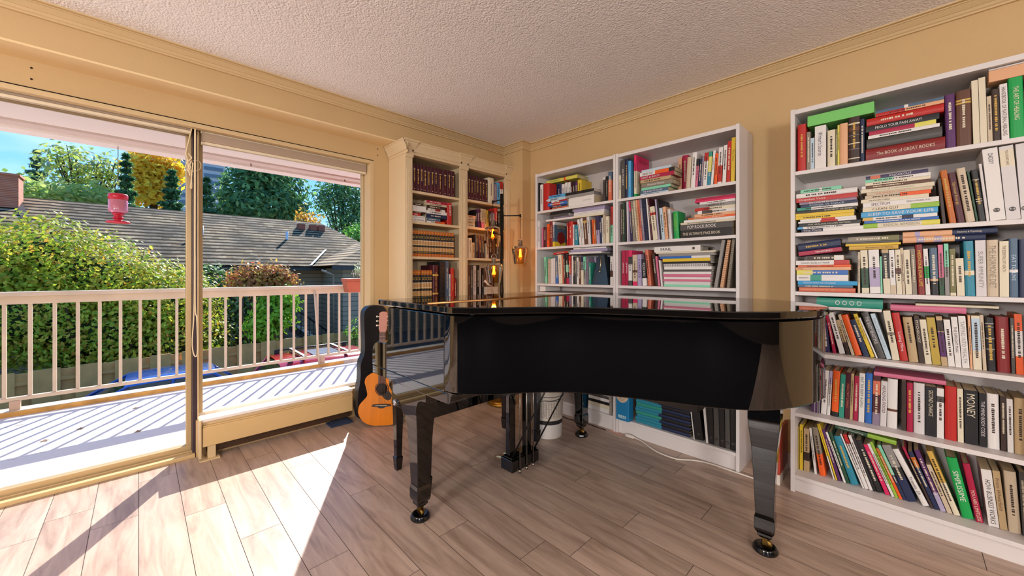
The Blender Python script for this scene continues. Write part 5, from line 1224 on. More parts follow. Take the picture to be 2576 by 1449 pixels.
def make_book(root, t, h, D, kind, col, opt, ox, rng):
    """local frame: x thickness, y into the shelf (spine at 0), z height"""
    base = bm_(col); mats = [base]; bands = []
    for b in opt.get('B', '').split(','):
        if b:
            rg_, k = b.split(':'); a, c = rg_.split('-'); bands.append((float(a), float(c), k))
    if kind in ('x',):
        MB().box(ox, ox + t, 0, D, 0, h).build('carton', base, root, bevel=0.002, world=False); 
    elif kind == 's':
        mb = MB(); n = max(3, int(t / 0.004))
        for i in range(n):
            a = rng.uniform(-0.004, 0.004); mb.box(ox + t * i / n, ox + t * (i + 1) / n - 0.0006, 0.002 + a + 0.004, D + a - 0.004, 0.004 + a, h - 0.004 + a)
        mb.build('sheets', base, root, world=False)
    else:
        hard = kind in 'hvw'
        c = 0.0028 if hard else (0.0022 if kind == 'b' else 0.0007)
        c = min(c, t * 0.25); ov = 0.0035 if hard else (0.006 if kind == 'b' else 0.0004)
        r = min(0.16 * t, 0.006) if hard else (0.0 if kind in 'bn' else 0.0006)
        prof = [(0, D)]
        if r > 0:
            for i in range(7):
                a = PI * i / 6; prof.append((t / 2 - t / 2 * math.cos(a), r - r * math.sin(a)))
        else: prof += [(0, 0), (t, 0)]
        prof += [(t, D), (t - c, D), (t - c, r + c), (c, r + c), (c, D)]
        cuts = [(0.0, 1.0, 0)]
        if bands:
            edges = sorted({0.0, 1.0} | {b[0] for b in bands} | {b[1] for b in bands}); cuts = []
            for a, b2 in zip(edges[:-1], edges[1:]):
                mi = 0
                for (p, q, k) in bands:
                    if a >= p - 1e-6 and b2 <= q + 1e-6:
                        mm = bm_(k)
                        if mm not in mats: mats.append(mm)
                        mi = mats.index(mm)
                cuts.append((a, b2, mi))
        mb = MB()
        n = len(prof)
        for i, (a, b2, mi) in enumerate(cuts):
            vs = [(ox + x, y, a * h) for x, y in prof] + [(ox + x, y, b2 * h) for x, y in prof]
            mb.add(vs, [(k, n + k, n + (k + 1) % n, (k + 1) % n) for k in range(n)], mi)
            for zc, last in ((a, i == 0), (b2, i == len(cuts) - 1)):
                if last:
                    q = [(ox + x, y, zc * h) for x, y in prof]
                    mb.add(q, [tuple(range(n)) if zc == 0 else tuple(range(n - 1, -1, -1))], mi)
        mb.build('cover', mats, root, world=False)
        if t - 2 * c > 0.001:
            pov = ov if kind != 'b' else 0.02
            MB().box(ox + c + 0.0002, ox + t - c - 0.0002, r + c + 0.0003, D - pov, pov, h - pov).build('pages', page_m if kind in 'ph' else page_w, root, world=False)
        if kind == 'n':
            mb = MB(); nn = max(6, int(h / 0.011))
            for i in range(nn):
                z = h * (i + 0.5) / nn; rr = max(0.0015, t / 2 - 0.0016)
                pts = [(ox + t / 2 + rr * math.cos(q), 0.001 + rr * 0.9 * math.sin(q), z) for q in np.linspace(0, 2 * PI, 9)]
                mb.tube(pts, 0.0011, 4, caps=False)
            mb.build('wire_coil', coil_m, root, world=False)
        if kind == 'b' and t > 0.02:
            MB().lathe([(0.0, 0), (0.006, 0.0), (0.0085, 0.0008), (0.0085, -0.001)], (0, 0, 0), 14, M=Matrix.Translation((ox + t / 2, -0.0006, h * 0.14)) @ Matrix.Rotation(PI / 2, 4, 'X')).build('finger_ring', coil_m, root, world=False)
    # lettering on the spine
    RT = Matrix(((0, 1, 0, 0), (0, 0, -1, 0), (-1, 0, 0, 0), (0, 0, 0, 1)))    # along -z, up = +x, facing -y
    def line(text, key, za, zb, wfrac, xo=0.0, flip=False):
        M = Matrix.Translation((ox + t / 2 + xo * t, -0.0008, h * (za + zb) / 2)) @ RT
        if flip: M = M @ Matrix.Rotation(PI, 4, 'Z')
        write(root, text, M, abs(zb - za) * h, t * wfrac, tm__(key), 'spine_title')
    done = False
    for k in ('T', 'U'):
        if k in opt:
            spec, text = opt[k].split('=', 1) if '=' in opt[k] else opt[k].split(':', 1)
            key, *pp = spec.split('/')
            za, zb, wf, xo = 0.15, 0.85, 0.5, 0.0
            if pp: 
                v_ = [float(q) for q in pp]; za, zb = v_[0], v_[1]; wf = v_[2] if len(v_) > 2 else wf; xo = v_[3] if len(v_) > 3 else 0
            line(text, key, za, zb, wf, xo, 'f' in opt); done = True
    if not done and 'q' not in opt and kind in 'phv' and t > 0.0065:
        dark = lum(col) > 0.22
        key = 'dbrown' if dark else ('gold' if kind == 'v' or (kind == 'h' and rng.random() < 0.5) else 'cream')
        mb = MB(); rows = 1; rh = min(t * 0.62 / rows, 0.014)
        for rw in range(rows):
            xc = ox + t / 2 + (rw - (rows - 1) / 2) * rh * 1.25
            z = h * rng.uniform(0.78, 0.88); ze = h * rng.uniform(0.2, 0.4)
            while z > ze:
                cw = rh * rng.uniform(0.28, 0.55)
                hh = rh * rng.uniform(0.45, 0.62)
                mb.add([(xc - hh / 2, -0.0007, z), (xc + hh / 2, -0.0007, z), (xc + hh / 2, -0.0007, z - cw), (xc - hh / 2, -0.0007, z - cw)], [(0, 3, 2, 1)])
                z -= cw + rh * (0.14 if rng.random() < 0.82 else 0.5)
        mb.build('spine_lettering', tm__(key), root, world=False)
    if kind == 'v':
        mb = MB()
        for f_, s_ in ((0.78, 0.5), (0.47, 0.16), (0.41, 0.16), (0.06, 0.22)):
            z = h * f_; w_ = t * s_ / 2
            mb.add([(ox + t / 2 - w_, -0.001, z), (ox + t / 2 + w_, -0.001, z), (ox + t / 2 + w_ * 0.8, -0.001, z + h * 0.022), (ox + t / 2 - w_ * 0.8, -0.001, z + h * 0.022)], [(0, 1, 2, 3)])
        mb.build('lettering_marks', tm__('cream'), root, world=False)
    if kind == 'w':
        mb = MB()
        for f_, s_ in ((0.70, 0.03), (0.75, 0.03), (0.42, 0.03), (0.20, 0.03), (0.15, 0.02), (0.92, 0.03)):
            for k in range(4):
                x0_ = ox + t * (0.14 + 0.19 * k); mb.add([(x0_, -0.0008, h * f_), (x0_ + t * 0.12, -0.0008, h * f_), (x0_ + t * 0.12, -0.0008, h * (f_ + s_)), (x0_, -0.0008, h * (f_ + s_))], [(0, 1, 2, 3)])
        mb.build('lettering_marks', tm__('gold'), root, world=False)
    for q in ('C',):
        if q in opt:    # lettering on the cover face that shows at the book's right
            spec, text = opt[q].split(':', 1); key = spec.split('/')[0]
            for i, ln in enumerate(text.split('|')):
                M = Matrix.Translation((ox + t + 0.0006, D * 0.55, h * (0.88 - 0.11 * i))) @ Matrix(((0, 0, 1, 0), (1, 0, 0, 0), (0, 1, 0, 0), (0, 0, 0, 1)))
                write(root, ln, M, D * 0.62, h * 0.09, tm__(key), 'cover_title')
    if 'A' in opt:      # plain painted patch on the showing cover face
        key = opt['A']; mb = MB(); rr = random.Random(9)
        cx, cz = D * 0.55, h * 0.36
        pts = [(ox + t + 0.0004, cx + D * 0.36 * math.cos(a) * rr.uniform(0.8, 1.1), cz + h * 0.26 * math.sin(a) * rr.uniform(0.85, 1.1)) for a in np.linspace(0, 2 * PI, 18, endpoint=False)]
        mb.add(pts, [tuple(range(18))]); mb.build('cover_picture', tm__(key), root, world=False)
def words_color(col, opt):
    s = PAL[col][1]
    bs = [b.split(':')[1] for b in opt.get('B', '').split(',') if b]
    bs = [b for b in bs if b != col]
    if bs and PAL[bs[0]][1] != s: s += ' and ' + PAL[bs[0]][1]
    return s
def parse(l):
    head, *o = [x.strip() for x in l.split(';')]
    opt = {}
    for x in o:
        if not x: continue
        opt[x[0]] = x[2:] if len(x) > 1 else ''
    return head.split(), opt
def sat(p, q, eps=-0.0003):
    for P in (p, q):
        for i in range(4):
            a, b = P[i], P[(i + 1) % 4]; nx, nz = b[1] - a[1], a[0] - b[0]; L_ = math.hypot(nx, nz) or 1
            pa = [(nx * x + nz * z) / L_ for x, z in p]; pb = [(nx * x + nz * z) / L_ for x, z in q]
            if max(pa) <= min(pb) + eps or max(pb) <= min(pa) + eps: return False
    return True
def shelf(case, shelfname, zs, zmax, plane, face, back, rows, s_lim):
    zs = zs + 0.0007
    """case: words for the bookcase; plane 'Y' (right wall) or 'X' (built-in); face: spine plane; rows: list of lines"""
    proj = (lambda u, v, dd=0: onY(u, v, face + dd)) if plane == 'Y' else (lambda u, v, dd=0: onX(u, v, face - dd))
    S = (lambda q: q.x) if plane == 'Y' else (lambda q: q.y)
    yaw = 0 if plane == 'Y' else PI / 2
    def world(s, d, z): return (s, face + d, z) if plane == 'Y' else (face - d, s, z)
    polys = []; cnt = {}; where = f'{shelfname}, {case}'; grp = f'books on the {shelfname} of the {case}'
    mode = 'U'; zcur = zs; stackname = ''; sidx = 0; rng = random.Random(hash(where) % 1000 if False else sum(map(ord, where)))
    tops = []
    for l in rows.strip().splitlines():
        l = l.strip()
        if not l: continue
        if l.startswith('#S'): mode = 'S'; stackname = l[2:].strip(); zcur = zs; sidx = 0; on_top = False; continue
        if l.startswith('#O'): mode = 'S'; stackname = l[2:].strip(); sidx = 0; on_top = True; zcur = None; continue
        if l.startswith('#U'): mode = 'U'; urow = l[2:].strip(); continue
        f, opt = parse(l)
        dd = float(opt.get('d', 0))
        if mode == 'U':
            uL, uR, vT, col, lean, kind = float(f[0]), float(f[1]), float(f[2]), f[3], float(f[4]), f[5]
            xb, xr = S(proj(uL, 700, dd)), S(proj(uR, 700, dd)); q = proj(uL + lean, vT, dd); xt, zt = S(q), q.z
            xb = max(xb, s_lim[0] + 0.0006)
            dx = xt - S(proj(uL, 700, dd)); a = math.atan2(dx, zt - zs); h = math.hypot(dx, zt - zs)
            t = max(0.0035, (xr - xb) * math.cos(a) - 0.0006)
            h = min(h, (zmax - zs - 0.004 - t * abs(math.sin(a))) / math.cos(a))
            def poly(xx, tt, aa):
                sx = xx if aa <= 0 else xx + tt / math.cos(aa); o0 = 0 if aa <= 0 else -tt
                c_, s_ = math.cos(aa), math.sin(aa)
                P = [(o0, 0), (o0 + tt, 0), (o0 + tt, h), (o0, h)]
                return [(sx + x * c_ + z * s_, zs - x * s_ + z * c_) for x, z in P], sx, o0
            ok = False
            for it in range(60):
                P, sx, o0 = poly(xb, t, a)
                if not any(sat(P, R) for R, d2 in polys if abs(d2 - dd) < 0.06): ok = True; break
                if it % 3 == 0 and t > 0.006: t -= 0.0008
                elif it % 3 == 1: xb += 0.0008
                else: a *= 0.985
            if max(p_[0] for p_ in P) > s_lim[1] - 0.0005 and a >= 0: sx -= max(p_[0] for p_ in P) - s_lim[1] + 0.0006
            if min(p_[0] for p_ in P) < s_lim[0]: sx += s_lim[0] - min(p_[0] for p_ in P) + 0.0005
            polys.append((P, dd)); tops.append((min(p_[0] for p_ in P), max(p_[0] for p_ in P), max(p_[1] for p_ in P), dd))
            avail = back - 0.003 - dd
            D = min(avail, h * (0.66 if kind in 'pnm' else 0.7), 0.30 if kind in 'b' else 0.2)
            if 'D' in opt: D = min(avail, float(opt['D']))
            loc, rot = world(sx, dd, zs + (t * math.sin(abs(a)) * 0)), (0, a, yaw)
            ox = o0
            key = urow if 'urow' in dir() else ''
            cnt['u' + str(dd > 0.06)] = cnt.get('u' + str(dd > 0.06), 0) + 1; n = cnt['u' + str(dd > 0.06)]
            pos = f"{ORD[n - 1]} upright from left" + (' in rear row' if dd > 0.06 else '')
            size = 'slim ' if t < 0.011 else ('thick ' if t > 0.042 else '')
        else:
            uL, uR, vB, vT, col, kind = float(f[0]), float(f[1]), float(f[2]), float(f[3]), f[4], f[5]
            x0, x1 = max(S(proj(uL, 700, dd)), s_lim[0] + 0.001), min(S(proj(uR, 700, dd)), s_lim[1] - 0.001)
            t = max(0.004, proj(uL, vT, dd).z - proj(uL, vB, dd).z)
            tilt = math.radians(float(opt.get('r', 0)))
            if on_top and (zcur is None):
                z = proj(uL, vB, dd).z
                under = [tp for a_, b_, tp, d2 in tops if a_ < x1 - 0.004 and b_ > x0 + 0.004]
                if tilt == 0 and under: z = max(under) + 0.0006
                zcur = z
            z0 = zcur; t = min(t, max(0.004, zmax - 0.003 - z0))
            zcur = z0 + t + 0.0004
            h = (x1 - x0); a = -PI / 2 - tilt
            if not on_top: polys.append(([(x0, z0), (x1, z0), (x1, z0 + t), (x0, z0 + t)], dd))
            tops.append((x0, x1, z0 + t, dd))
            avail = back - 0.003 - dd
            D = min(avail, h * (0.68 if kind in 'pnmx' else 0.72), 0.24)
            if 'D' in opt: D = min(avail, float(opt['D']))
            loc, rot = world(x1, dd, z0 + h * math.sin(tilt)), (0, a, yaw); ox = 0.0
            if tilt: loc = world(x0 + h * math.cos(tilt), dd, z0 + h * math.sin(tilt))
            sidx += 1
            pos = (f"{ORD[sidx - 1]} up in the {stackname}" if not on_top else f"{ORD[sidx - 1]} up lying on {stackname}")
            size = 'slim ' if t < 0.011 else ('thick ' if t > 0.042 else '')
        nm, kw, cat = KIND[kind]
        label = f"{size}{words_color(col, opt)} {kw}, {pos}, {where}"
        if 'L' in opt: label = f"{opt['L']}, {where}"
        r = thing(nm, label, cat, loc, grp, rot)
        make_book(r, t, h, D, kind, col, opt, ox, rng)
RB = dict(case='right bookcase', plane='Y', s_lim=(-0.401, 0.363))
MBK = dict(case='middle bookcase', plane='Y', s_lim=(-1.442, -0.680))
CBK = dict(case='corner bookcase', plane='Y', s_lim=(-2.228, -1.482))
def R(name, i, face, rows): shelf(shelfname=name, zs=R_T[i], zmax=(R_T[i + 1] - 0.0195) if i < 5 else 1.992, face=face, back=2.745 - face, rows=rows, **RB)
def Mi(name, i, face, rows): shelf(shelfname=name, zs=M_T[i], zmax=(M_T[i + 1] - 0.0195) if i < 5 else 1.992, face=face, back=2.745 - face, rows=rows, **MBK)
def Cb(name, i, face, rows): shelf(shelfname=name, zs=M_T[i], zmax=(M_T[i + 1] - 0.0195) if i < 5 else 1.992, face=face, back=2.745 - face, rows=rows, **CBK)
R('top shelf', 5, 2.495, '''
#U
2006 2028 315 red 0 h
2029 2039 333 taupe 0 p
2039 2049 348 pale 0 p
2050 2078 319 white 0 p;T=navy/.3/.85/.5=Writer's Source
2081 2102 329 cream 0 h
2102 2107 325 olive 0 p
2107 2112 315 lemon 0 p
2112 2133 312 salmon 0 h;B=0-1:peach;q
2134 2164 297 dbrown 0 h;B=.1-.12:cream,.3-.31:mauve,.42-.44:cream,.6-.61:mauve,.7-.78:brown,.84-.87:cream
2164 2175 300 navy 0 h
#S long red stack
2178 2378 398 368 dred h;T=cream/.12/.85/.62=The BOOK of GREAT BOOKS
2180 2370 365 341 dgrey h;q
2184 2364 341 333 white p
2186 2355 333 323 crimson p;B=0-.3:lemon;q
2178 2363 325 311 black p;T=white/.22/.86/.6=PROLO YOUR PAIN AWAY!
2180 2375 311 292 red h
2203 2375 287 279 peach p;B=.55-1:red
2203 2374 279 272 slate m;B=.5-.56:white
#U
2380 2406 240 purple -4 h
2406 2446 231 brown -2 h;B=.76-.79:gold,.81-.84:gold
2446 2466 205 cream -6 b
2467 2485 197 cream -6 b
2486 2498 243 beige -4 p
2498 2518 226 dbrown -4 h
2520 2540 213 white -6 p;T=brown/.08/.94/.55=HANDBOOK OF NATURAL HEALING
2542 2580 198 green -6 h;T=cream/.3/.85/.35=THE ART OF HEALING
#O green book
2487 2590 222 193 peach x
2487 2590 193 188 offw m
#O first books
2031 2199 325 299 lgreen x;L=flat light green box lying across the first books;D=0.2
''')
R('second shelf', 4, 2.49, '''
#S left stack
2016 2172 578.7 570.6 white p;B=.63-1:navy;T=cream/.66/.96/.6=The Cure
2006 2163 568.7 563.2 white p;B=.9-1:sky
2010 2165 563 554.5 black p;T=cream/.15/.85/.35=THE HEALING POWER WITHIN
2008 2154 553.7 549.2 white m;B=.3-.6:red
2013 2153 549 544 white m;B=.35-.6:red
1999 2148 543.7 535.6 yellow p
1999 2149 535.6 529 yellow m
2000 2154 527.5 520.6 black p;T=cream/.05/.5/.5=INTEGRITY OF BODY
2005 2158 520 513 white p;B=.75-1:tealg
2014 2157 510.6 503.7 navy p;T=pale/.1/.95/.6=POWER VS FORCE
2011 2155 502 496 mauve p
2003 2157 493 482.5 red p;T=white/.5/.95/.62=Unspoken Voice
2003 2157 482 470 white h
2003 2117 466 458 mint p;B=.42-.48:white,.9-1:dgrey
#S right stack
2172 2365 569 557 cream h;B=0-.22:lemon,.8-1:lime;T=grey/.25/.72/.5=RADICAL REMISSION
2174 2362 553 546.5 blue p
2170 2358 545.6 537.5 white p;B=.85-1:gold,.3-.45:navy
2166 2360 537 523 sky h;T=white/.05/.9/.5=SLEEP TO SAVE YOUR LIFE
2170 2363 521 510 cream p;B=0-.35:lime;T=brown/.5/.86/.55=CLEAN GUT
2171 2362 507.5 496 white p;T=brown/.62/.88/.6=SPECTRUM;U=dbrown/.1/.4/.35=DEAN ORNISH, M.D.
2166 2337 492.5 484 cream p;T=dbrown/.55/.88/.45=THE INWARD THREAD
2176 2342 481 472.5 beige p;B=0-.45:orange
2180 2346 471 464 beige p;T=salmon/.3/.95/.45=THE ENERGY CURE
2166 2351 462.5 452.5 cream h;T=grey/.2/.9/.45=A History of Consciousness
2168 2342 451 444 brown p;B=.94-1:white
2177 2341 442.5 435 cream p
2177 2341 435 427.5 white p;B=.55-1:mint
2178 2335 426 418 indigo p;B=.75-.92:salmon;T=white/.25/.6/.6=KNOCKOUT
#U
2367 2381 450 dbrown -14 h;q
2383 2407 431 dorange -27 h
2408 2429 436 maroon -25 h;T=gold/.25/.9/.5=Spiritual Energy
2431 2455 425 beige -26 h
2456 2462 430 dgreen -24 p
2463 2481 428 black -21 h;B=.38-.39:cream,.42-.43:cream,.8-.81:cream
2482 2490 413 offw -20 m
2491 2531 375 white -21 b;T=black/.78/.93/.5=DADDY
2532 2569 364 offw -20 b;B=.72-.95:cream;T=brown/.74/.94/.4=TAX COURT 04-05
2570 2592 358 offw -16 b;q
''')
R('third shelf', 3, 2.486, '''
#S low left stack
2010 2152 730.6 720 salmon h;T=peach/.35/.95/.4=MAKING THE BODY BETTER
2007 2145 718 712 slate p
2007 2157 711 701 cyan p;T=white/.35/.9/.45=THE MOST GOOD YOU CAN LEARN
2004 2134 699 684.5 white p;B=.5-.72:tealg;T=dbrown/.76/.95/.5=REVERSING
2004 2133 683 672 blue p;B=.67-1:lemon
2002 2140 670 663 peach p;T=dorange/.85/.98/.6=OHNO
2007 2140 662.5 657 salmon p;B=0-.55:orange
2002 2136 656 645 white p;B=0-.27:red;T=dbrown/.35/.9/.4=Vitamin Guide to Health
2030 2122 643.5 632 dbrown p;B=0-.25:white
2010 2118 633 623 crimson p;r=6.5;T=white/.2/.6/.45=TRANSFORMED
2009 2117 622 602 navy h;r=6.5
#U
2158 2164 634 beige 0 p
2165 2187 630 cream -5 p;B=.12-.58:dgreen
2189 2216 629 white -5 p;B=.15-.6:lilac
2216 2221 645 mint -3 m
2222 2241 628 black -6 p;B=0-.34:cream,.92-1:tan
2241 2255 629 white -5 p;B=.0-.2:beige
2256 2270 628 cream -5 p;B=.45-.58:brown
2270 2278 624 beige -6 p
2278.5 2295.5 629 cream -7 p
2296 2308 627 taupe -6 p
2309 2328 616 dred -8 h;T=yellow/.15/.9/.45=MEDICINE FOR LIFE
2329 2341 626 white -7 p;B=.36-.62:green
2342 2363 624 slate -5 h;B=0-.3:black,.3-.34:peach
2364 2377 616 pink -5 p;B=0-.35:dgreen
2378 2390 613 grey -4 p;B=.55-1:mint
2391 2406 626 olive -3 p;B=0-.06:cream
2407 2428 650 cream -4 p
2429 2455 607 teal -6 h;B=.38-.46:cream
2456 2483 605 offw -3 p;T=grey/.15/.8/.45=SUPER IMMUNITY
2484 2514 604 beige -2 h;T=taupe/.15/.9/.55=THE HORMONE DIET
2515 2539 607 cream -1 p;T=brown/.45/.92/.4=THE ESSENTIALS OF HEALTH
2540 2563 600 slate -2 h;B=.42-.47:white;T=pale/.1/.9/.45=EAT TO LIVE
2564 2590 602 navy -1 h;q
#O white paperbacks
2136 2260 628 618 gold h;T=brown/.1/.65/.5=Guide to Gardening;f
2127 2266 618 613 yellow m
2128 2262 611 606 dgrey m
2134 2262 606 594 taupe p;B=0-.35:olive
#O red and dark books
2271 2480 617 603 navy h;B=.35-1:peach,.72-.82:lilac,.5-.6:lilac
2271 2510 603 590 navy h;B=.45-1:peach,.8-.86:lilac;T=cream/.15/.4/.5=Anatomy & Physiology
''')
R('fourth shelf', 2, 2.54, '''
#U
2037 2043 795 indigo 0 m
2043.5 2049 792 grey 0 m
2049.5 2055 790 brown 0 m
2055.5 2060 790 beige 0 m
2060.5 2066 790 tan 0 m
2068 2088 812 indigo -8 p
2090 2104 792 crimson -22 p
2112 2127 787 white -30 p
2128 2140 806 tan -28 p;B=0-.35:dbrown
2141 2151 792 beige -36 p
2152 2170 793 orange -36 h;q
2171 2189 806 navy -37 p
2190 2202 791 yellow -46 p;T=black/.4/.95/.55=IS THIS NORMAL?
2203 2209 800 white -45 p
2210 2230 787 dgrey -44 h;T=offw/.3/.9/.5=THE BODY BEAUTIFUL
2231 2244 790 pale -42 p;T=grey/.25/.9/.45=Change Your Brain, Change Your Life
2245 2264 782 cream -24 p;B=.5-.56:taupe
2265 2286 787 red -23 h;T=white/.2/.6/.5=Losing Mine
2287 2312 798 mustard -17 h;B=0-1:tan
2313 2327 796 dbrown -15 p;T=cream/.4/.95/.5=PSYCHOLOGY
2328 2345 804 cream -15 p
2346 2368 799 mustard -16 p
2369 2385 796 tan -15 p;B=.18-.68:purple,.7-.92:dbrown
2386 2403 804 white -13 p
2404 2420 797 white -12 p;T=dbrown/.3/.8/.5=THE UPRIGHT MAN
2421 2440 795 white -11 p;T=grey/.1/.9/.55=TAPPING INTO WEALTH
2441 2448 793 peach -7 p
2449 2471 794 cream -6 p;B=.35-.95:pale
2472 2483 792 beige -9 p
2484 2507 799 black -7 h;B=.88-.9:grey,.82-.83:grey,.6-.62:grey,.4-.42:grey
2509 2544 796 dred -6 h
2545 2555 800 dgrey -4 p
2557 2577 790 orange -6 p;B=.3-.72:white
#O leaning books
2085 2218 782 775 white m
2054 2221 774 752 tealg h;T=white/.3/.7/.6=O O O O
#O red and tan books
2240 2431 786 771 pink h;q
2303 2513 775 770 cream m
''')
R('fifth shelf', 1, 2.55, '''
#U
2042 2046 912 purple 3 m
2046.5 2051 910 mauve 3 m
2051.5 2055 908 purple 3 m
2055.5 2059 914 grey 3 m
2059.5 2063 918 mauve 3 m
2065 2079 931 white 7 p
2080 2088 933 white 7 p;B=.7-1:lilac
2091 2109 932 red 5 h;B=.1-1:orange,0-.1:black
2110 2123 941 tealg 5 p
2124 2137 936 maroon 4 p;T=salmon/.15/.85/.45=HEALTHY LIVING
2137.5 2145 940 tan 4 p
2146 2158 946 crimson 4 p
2159 2174 938 white 3 p;T=dgreen/.3/.92/.5=EAT TO DEFY AGING
2175 2193 938 blue 3 h
2194 2213 945 maroon 3 p;B=.62-.9:salmon,0-.25:mauve
2214 2230 958 offw 3 p;T=maroon/.3/.9/.5=HEALING FOOD
2231 2257 952 white 2 h;B=.34-.39:brown;q
2268 2280 957 dbrown 0 p;q
2281 2297 962 crimson 0 h
2298 2327 962 offw 0 h
2328 2356 970 black 0 p;T=cream/.4/.92/.5=SECOND CHANCE
2357 2375 976 white 0 p;B=.72-.84:dgrey
2377 2408 970 red 0 h;q
2409 2425 977 cream -2 p
2427 2462 980 black -2 p;T=cream/.5/.93/.6=MONEY
2464 2483 988 black -1 p;T=offw/.2/.85/.5=THE MIND BODY CODE
2485 2516 989 white -3 h
2518 2533 996 dbrown -2 p
2535 2551 1003 white -3 p
2553 2584 1000 mustard -2 h;B=0-1:tan
#O row below the pink book
2198 2380 939 929 pink h;q
''')
R('bottom shelf', 0, 2.56, '''
#U
2004 2011 1072 mustard 0 p
2012 2020 1067 yellow 0 p
2022 2036 1077 tan 0 p;B=.25-.45:dbrown
2045 2055 1075 white -15 p
2062 2078 1074 orange -20 h;B=.45-1:taupe
2093 2100 1066 white -46 m;B=.42-1:yellow
2101 2107 1066 yellow -46 m
2108 2117 1080 purple -42 p
2122 2129 1087 white -46 p
2130 2139 1086 dgreen -46 p
2140 2162 1097 teal -45 h
2170 2175 1092 white -57 m
2176 2187 1093 white -56 p;B=.82-1:red
2188 2197 1095 white -55 p
2198 2206 1098 black -56 m
2207 2224 1107 black -55 p
2227 2241 1118 hotpink -58 p
2243 2252 1116 white -63 p
2253 2262 1112 lime -66 p
2263 2272 1128 dorange -60 p;B=0-.5:orange
2273 2283 1120 navy -66 p;B=.45-1:mint
2284 2310 1120 navy -66 p;B=.6-1:grey,.42-.6:black
2320 2341 1130 white -78 h;T=dbrown/.1/.6/.45=Travels 35
2343 2351 1124 dbrown -74 p;B=.8-1:crimson
2352 2366 1136 navy -68 p;B=.72-.9:dorange
2367 2382 1132 purple -68 p;B=0-.3:lilac
2384 2398 1169 beige -54 p
2400 2418 1135 cream -70 h;B=.5-1:gold
2421 2452 1150 green -42 h;T=white/.28/.78/.5=SIMPLISSIME
2456 2476 1165 crimson -35 h;T=cream/.02/.55/.5=YOU ARE LIMITLESS
2487 2515 1179 white -20 p;T=black/.05/.82/.5=HOW BUSINESS WORKS
2516 2536 1183 tan -20 p;T=brown/.3/.9/.5=From Wheatfield
2538 2571 1183 beige -14 h
2573 2589 1186 dgrey -10 p
#O leaning books
2100 2255 1078 1068 dgreen h;B=0-.45:lime;r=-4;T=offw/.5/.95/.5=mouthwatering
''')
Cb('top shelf', 5, 2.49, '''
#U
1350.5 1358 461 black 0 b
1359 1365 465 white 0 p
1366 1381 463 red 0 h;q;D=.1
1400 1412 463 navy 0 h;d=.11
1413 1420 464 white 0 p;d=.11
1421 1428 460 white 0 p;d=.11
1429 1435 459 white 0 p;d=.11
1436 1440 457 maroon 0 p;d=.11
1441 1446 457 black 0 p;d=.11
1447 1452 457 purple 0 p;d=.11
1453 1463 453 yellow 0 p;d=.11
1517 1523 446 white 0 p;d=.10;B=0-.9:dgrey
1524 1529 444 black 0 p;d=.10
#S small front stack
1389 1427 523.7 519.5 salmon p;D=.103
1384 1427 519.3 515 navy p;D=.103
1378 1427 516 508 blue p;B=.35-.75:red;D=.103
1387 1427 506 502 white p;B=0-.5:red;D=.103
1373 1426 503 496 pale h;D=.103
1380 1426 493 486 sky h;D=.103
#S thick-volume stack
1430 1494 516 494 white h;T=grey/.1/.4/.3=ENCYCLOPEDIA;D=.103
1422 1494 493 486 grey x;D=.103
1422 1494 485 478.5 black n;D=.103
#U
1530 1539 433 slate 0 p;B=0-.72:salmon
#O rear row
1374 1452 463.5 455.5 lemon h;d=.09;B=.36-.42:orange;T=olive/.45/.95/.35=NICARAGUA
''')
Cb('second shelf', 4, 2.49, '''
#U
1352 1358 556 white 0 p;C=taupe:NEW|GRAMMAR
1363 1366 573 pink 0 m
1367 1375 571 maroon 0 h
1376 1382 564 orange 0 p
1383 1390 557 dred 0 h
1390.5 1395.5 558 slate 0 p;B=.88-1:white,0-.2:yellow;C=gold:HARRY|POTTER;A=dred;D=0.16
1426 1429.5 561 red 0 p
1430 1440 558 red 0 h
1441 1444 565 white 0 p
1446 1454 566 teal -1 p
1456 1463.5 553 white -7 p
1464.5 1470 550 white -5 p
1471 1479 548 brown -5 p;B=.8-.88:gold
1480 1487 546 offw -5 p
1488 1490 553 black -2 m
1491 1495 553 orange -3 p
1495.5 1500 553 dorange -3 p
1501 1509 545 lilac -3 p;B=.5-1:indigo
1510 1514.5 545 navy -3 p
1515 1518 548 white -2 p
1518.5 1523 541 beige -2 p
1524 1532 545 cream -1 p
1536 1542 520 mint 0 p;B=.5-1:red
#O red books at left
1373 1442 556 551.5 white m
1390 1442 551.5 546.5 mauve s
1386 1430 546.5 541 dgrey m
1384 1440 541 535 black m
#O leaning white books
1441 1519 552 547 cream m
1441 1520 547 538.5 white s
1442 1521 538.5 531 lilac s
1442 1521 531 527 mauve m
''')
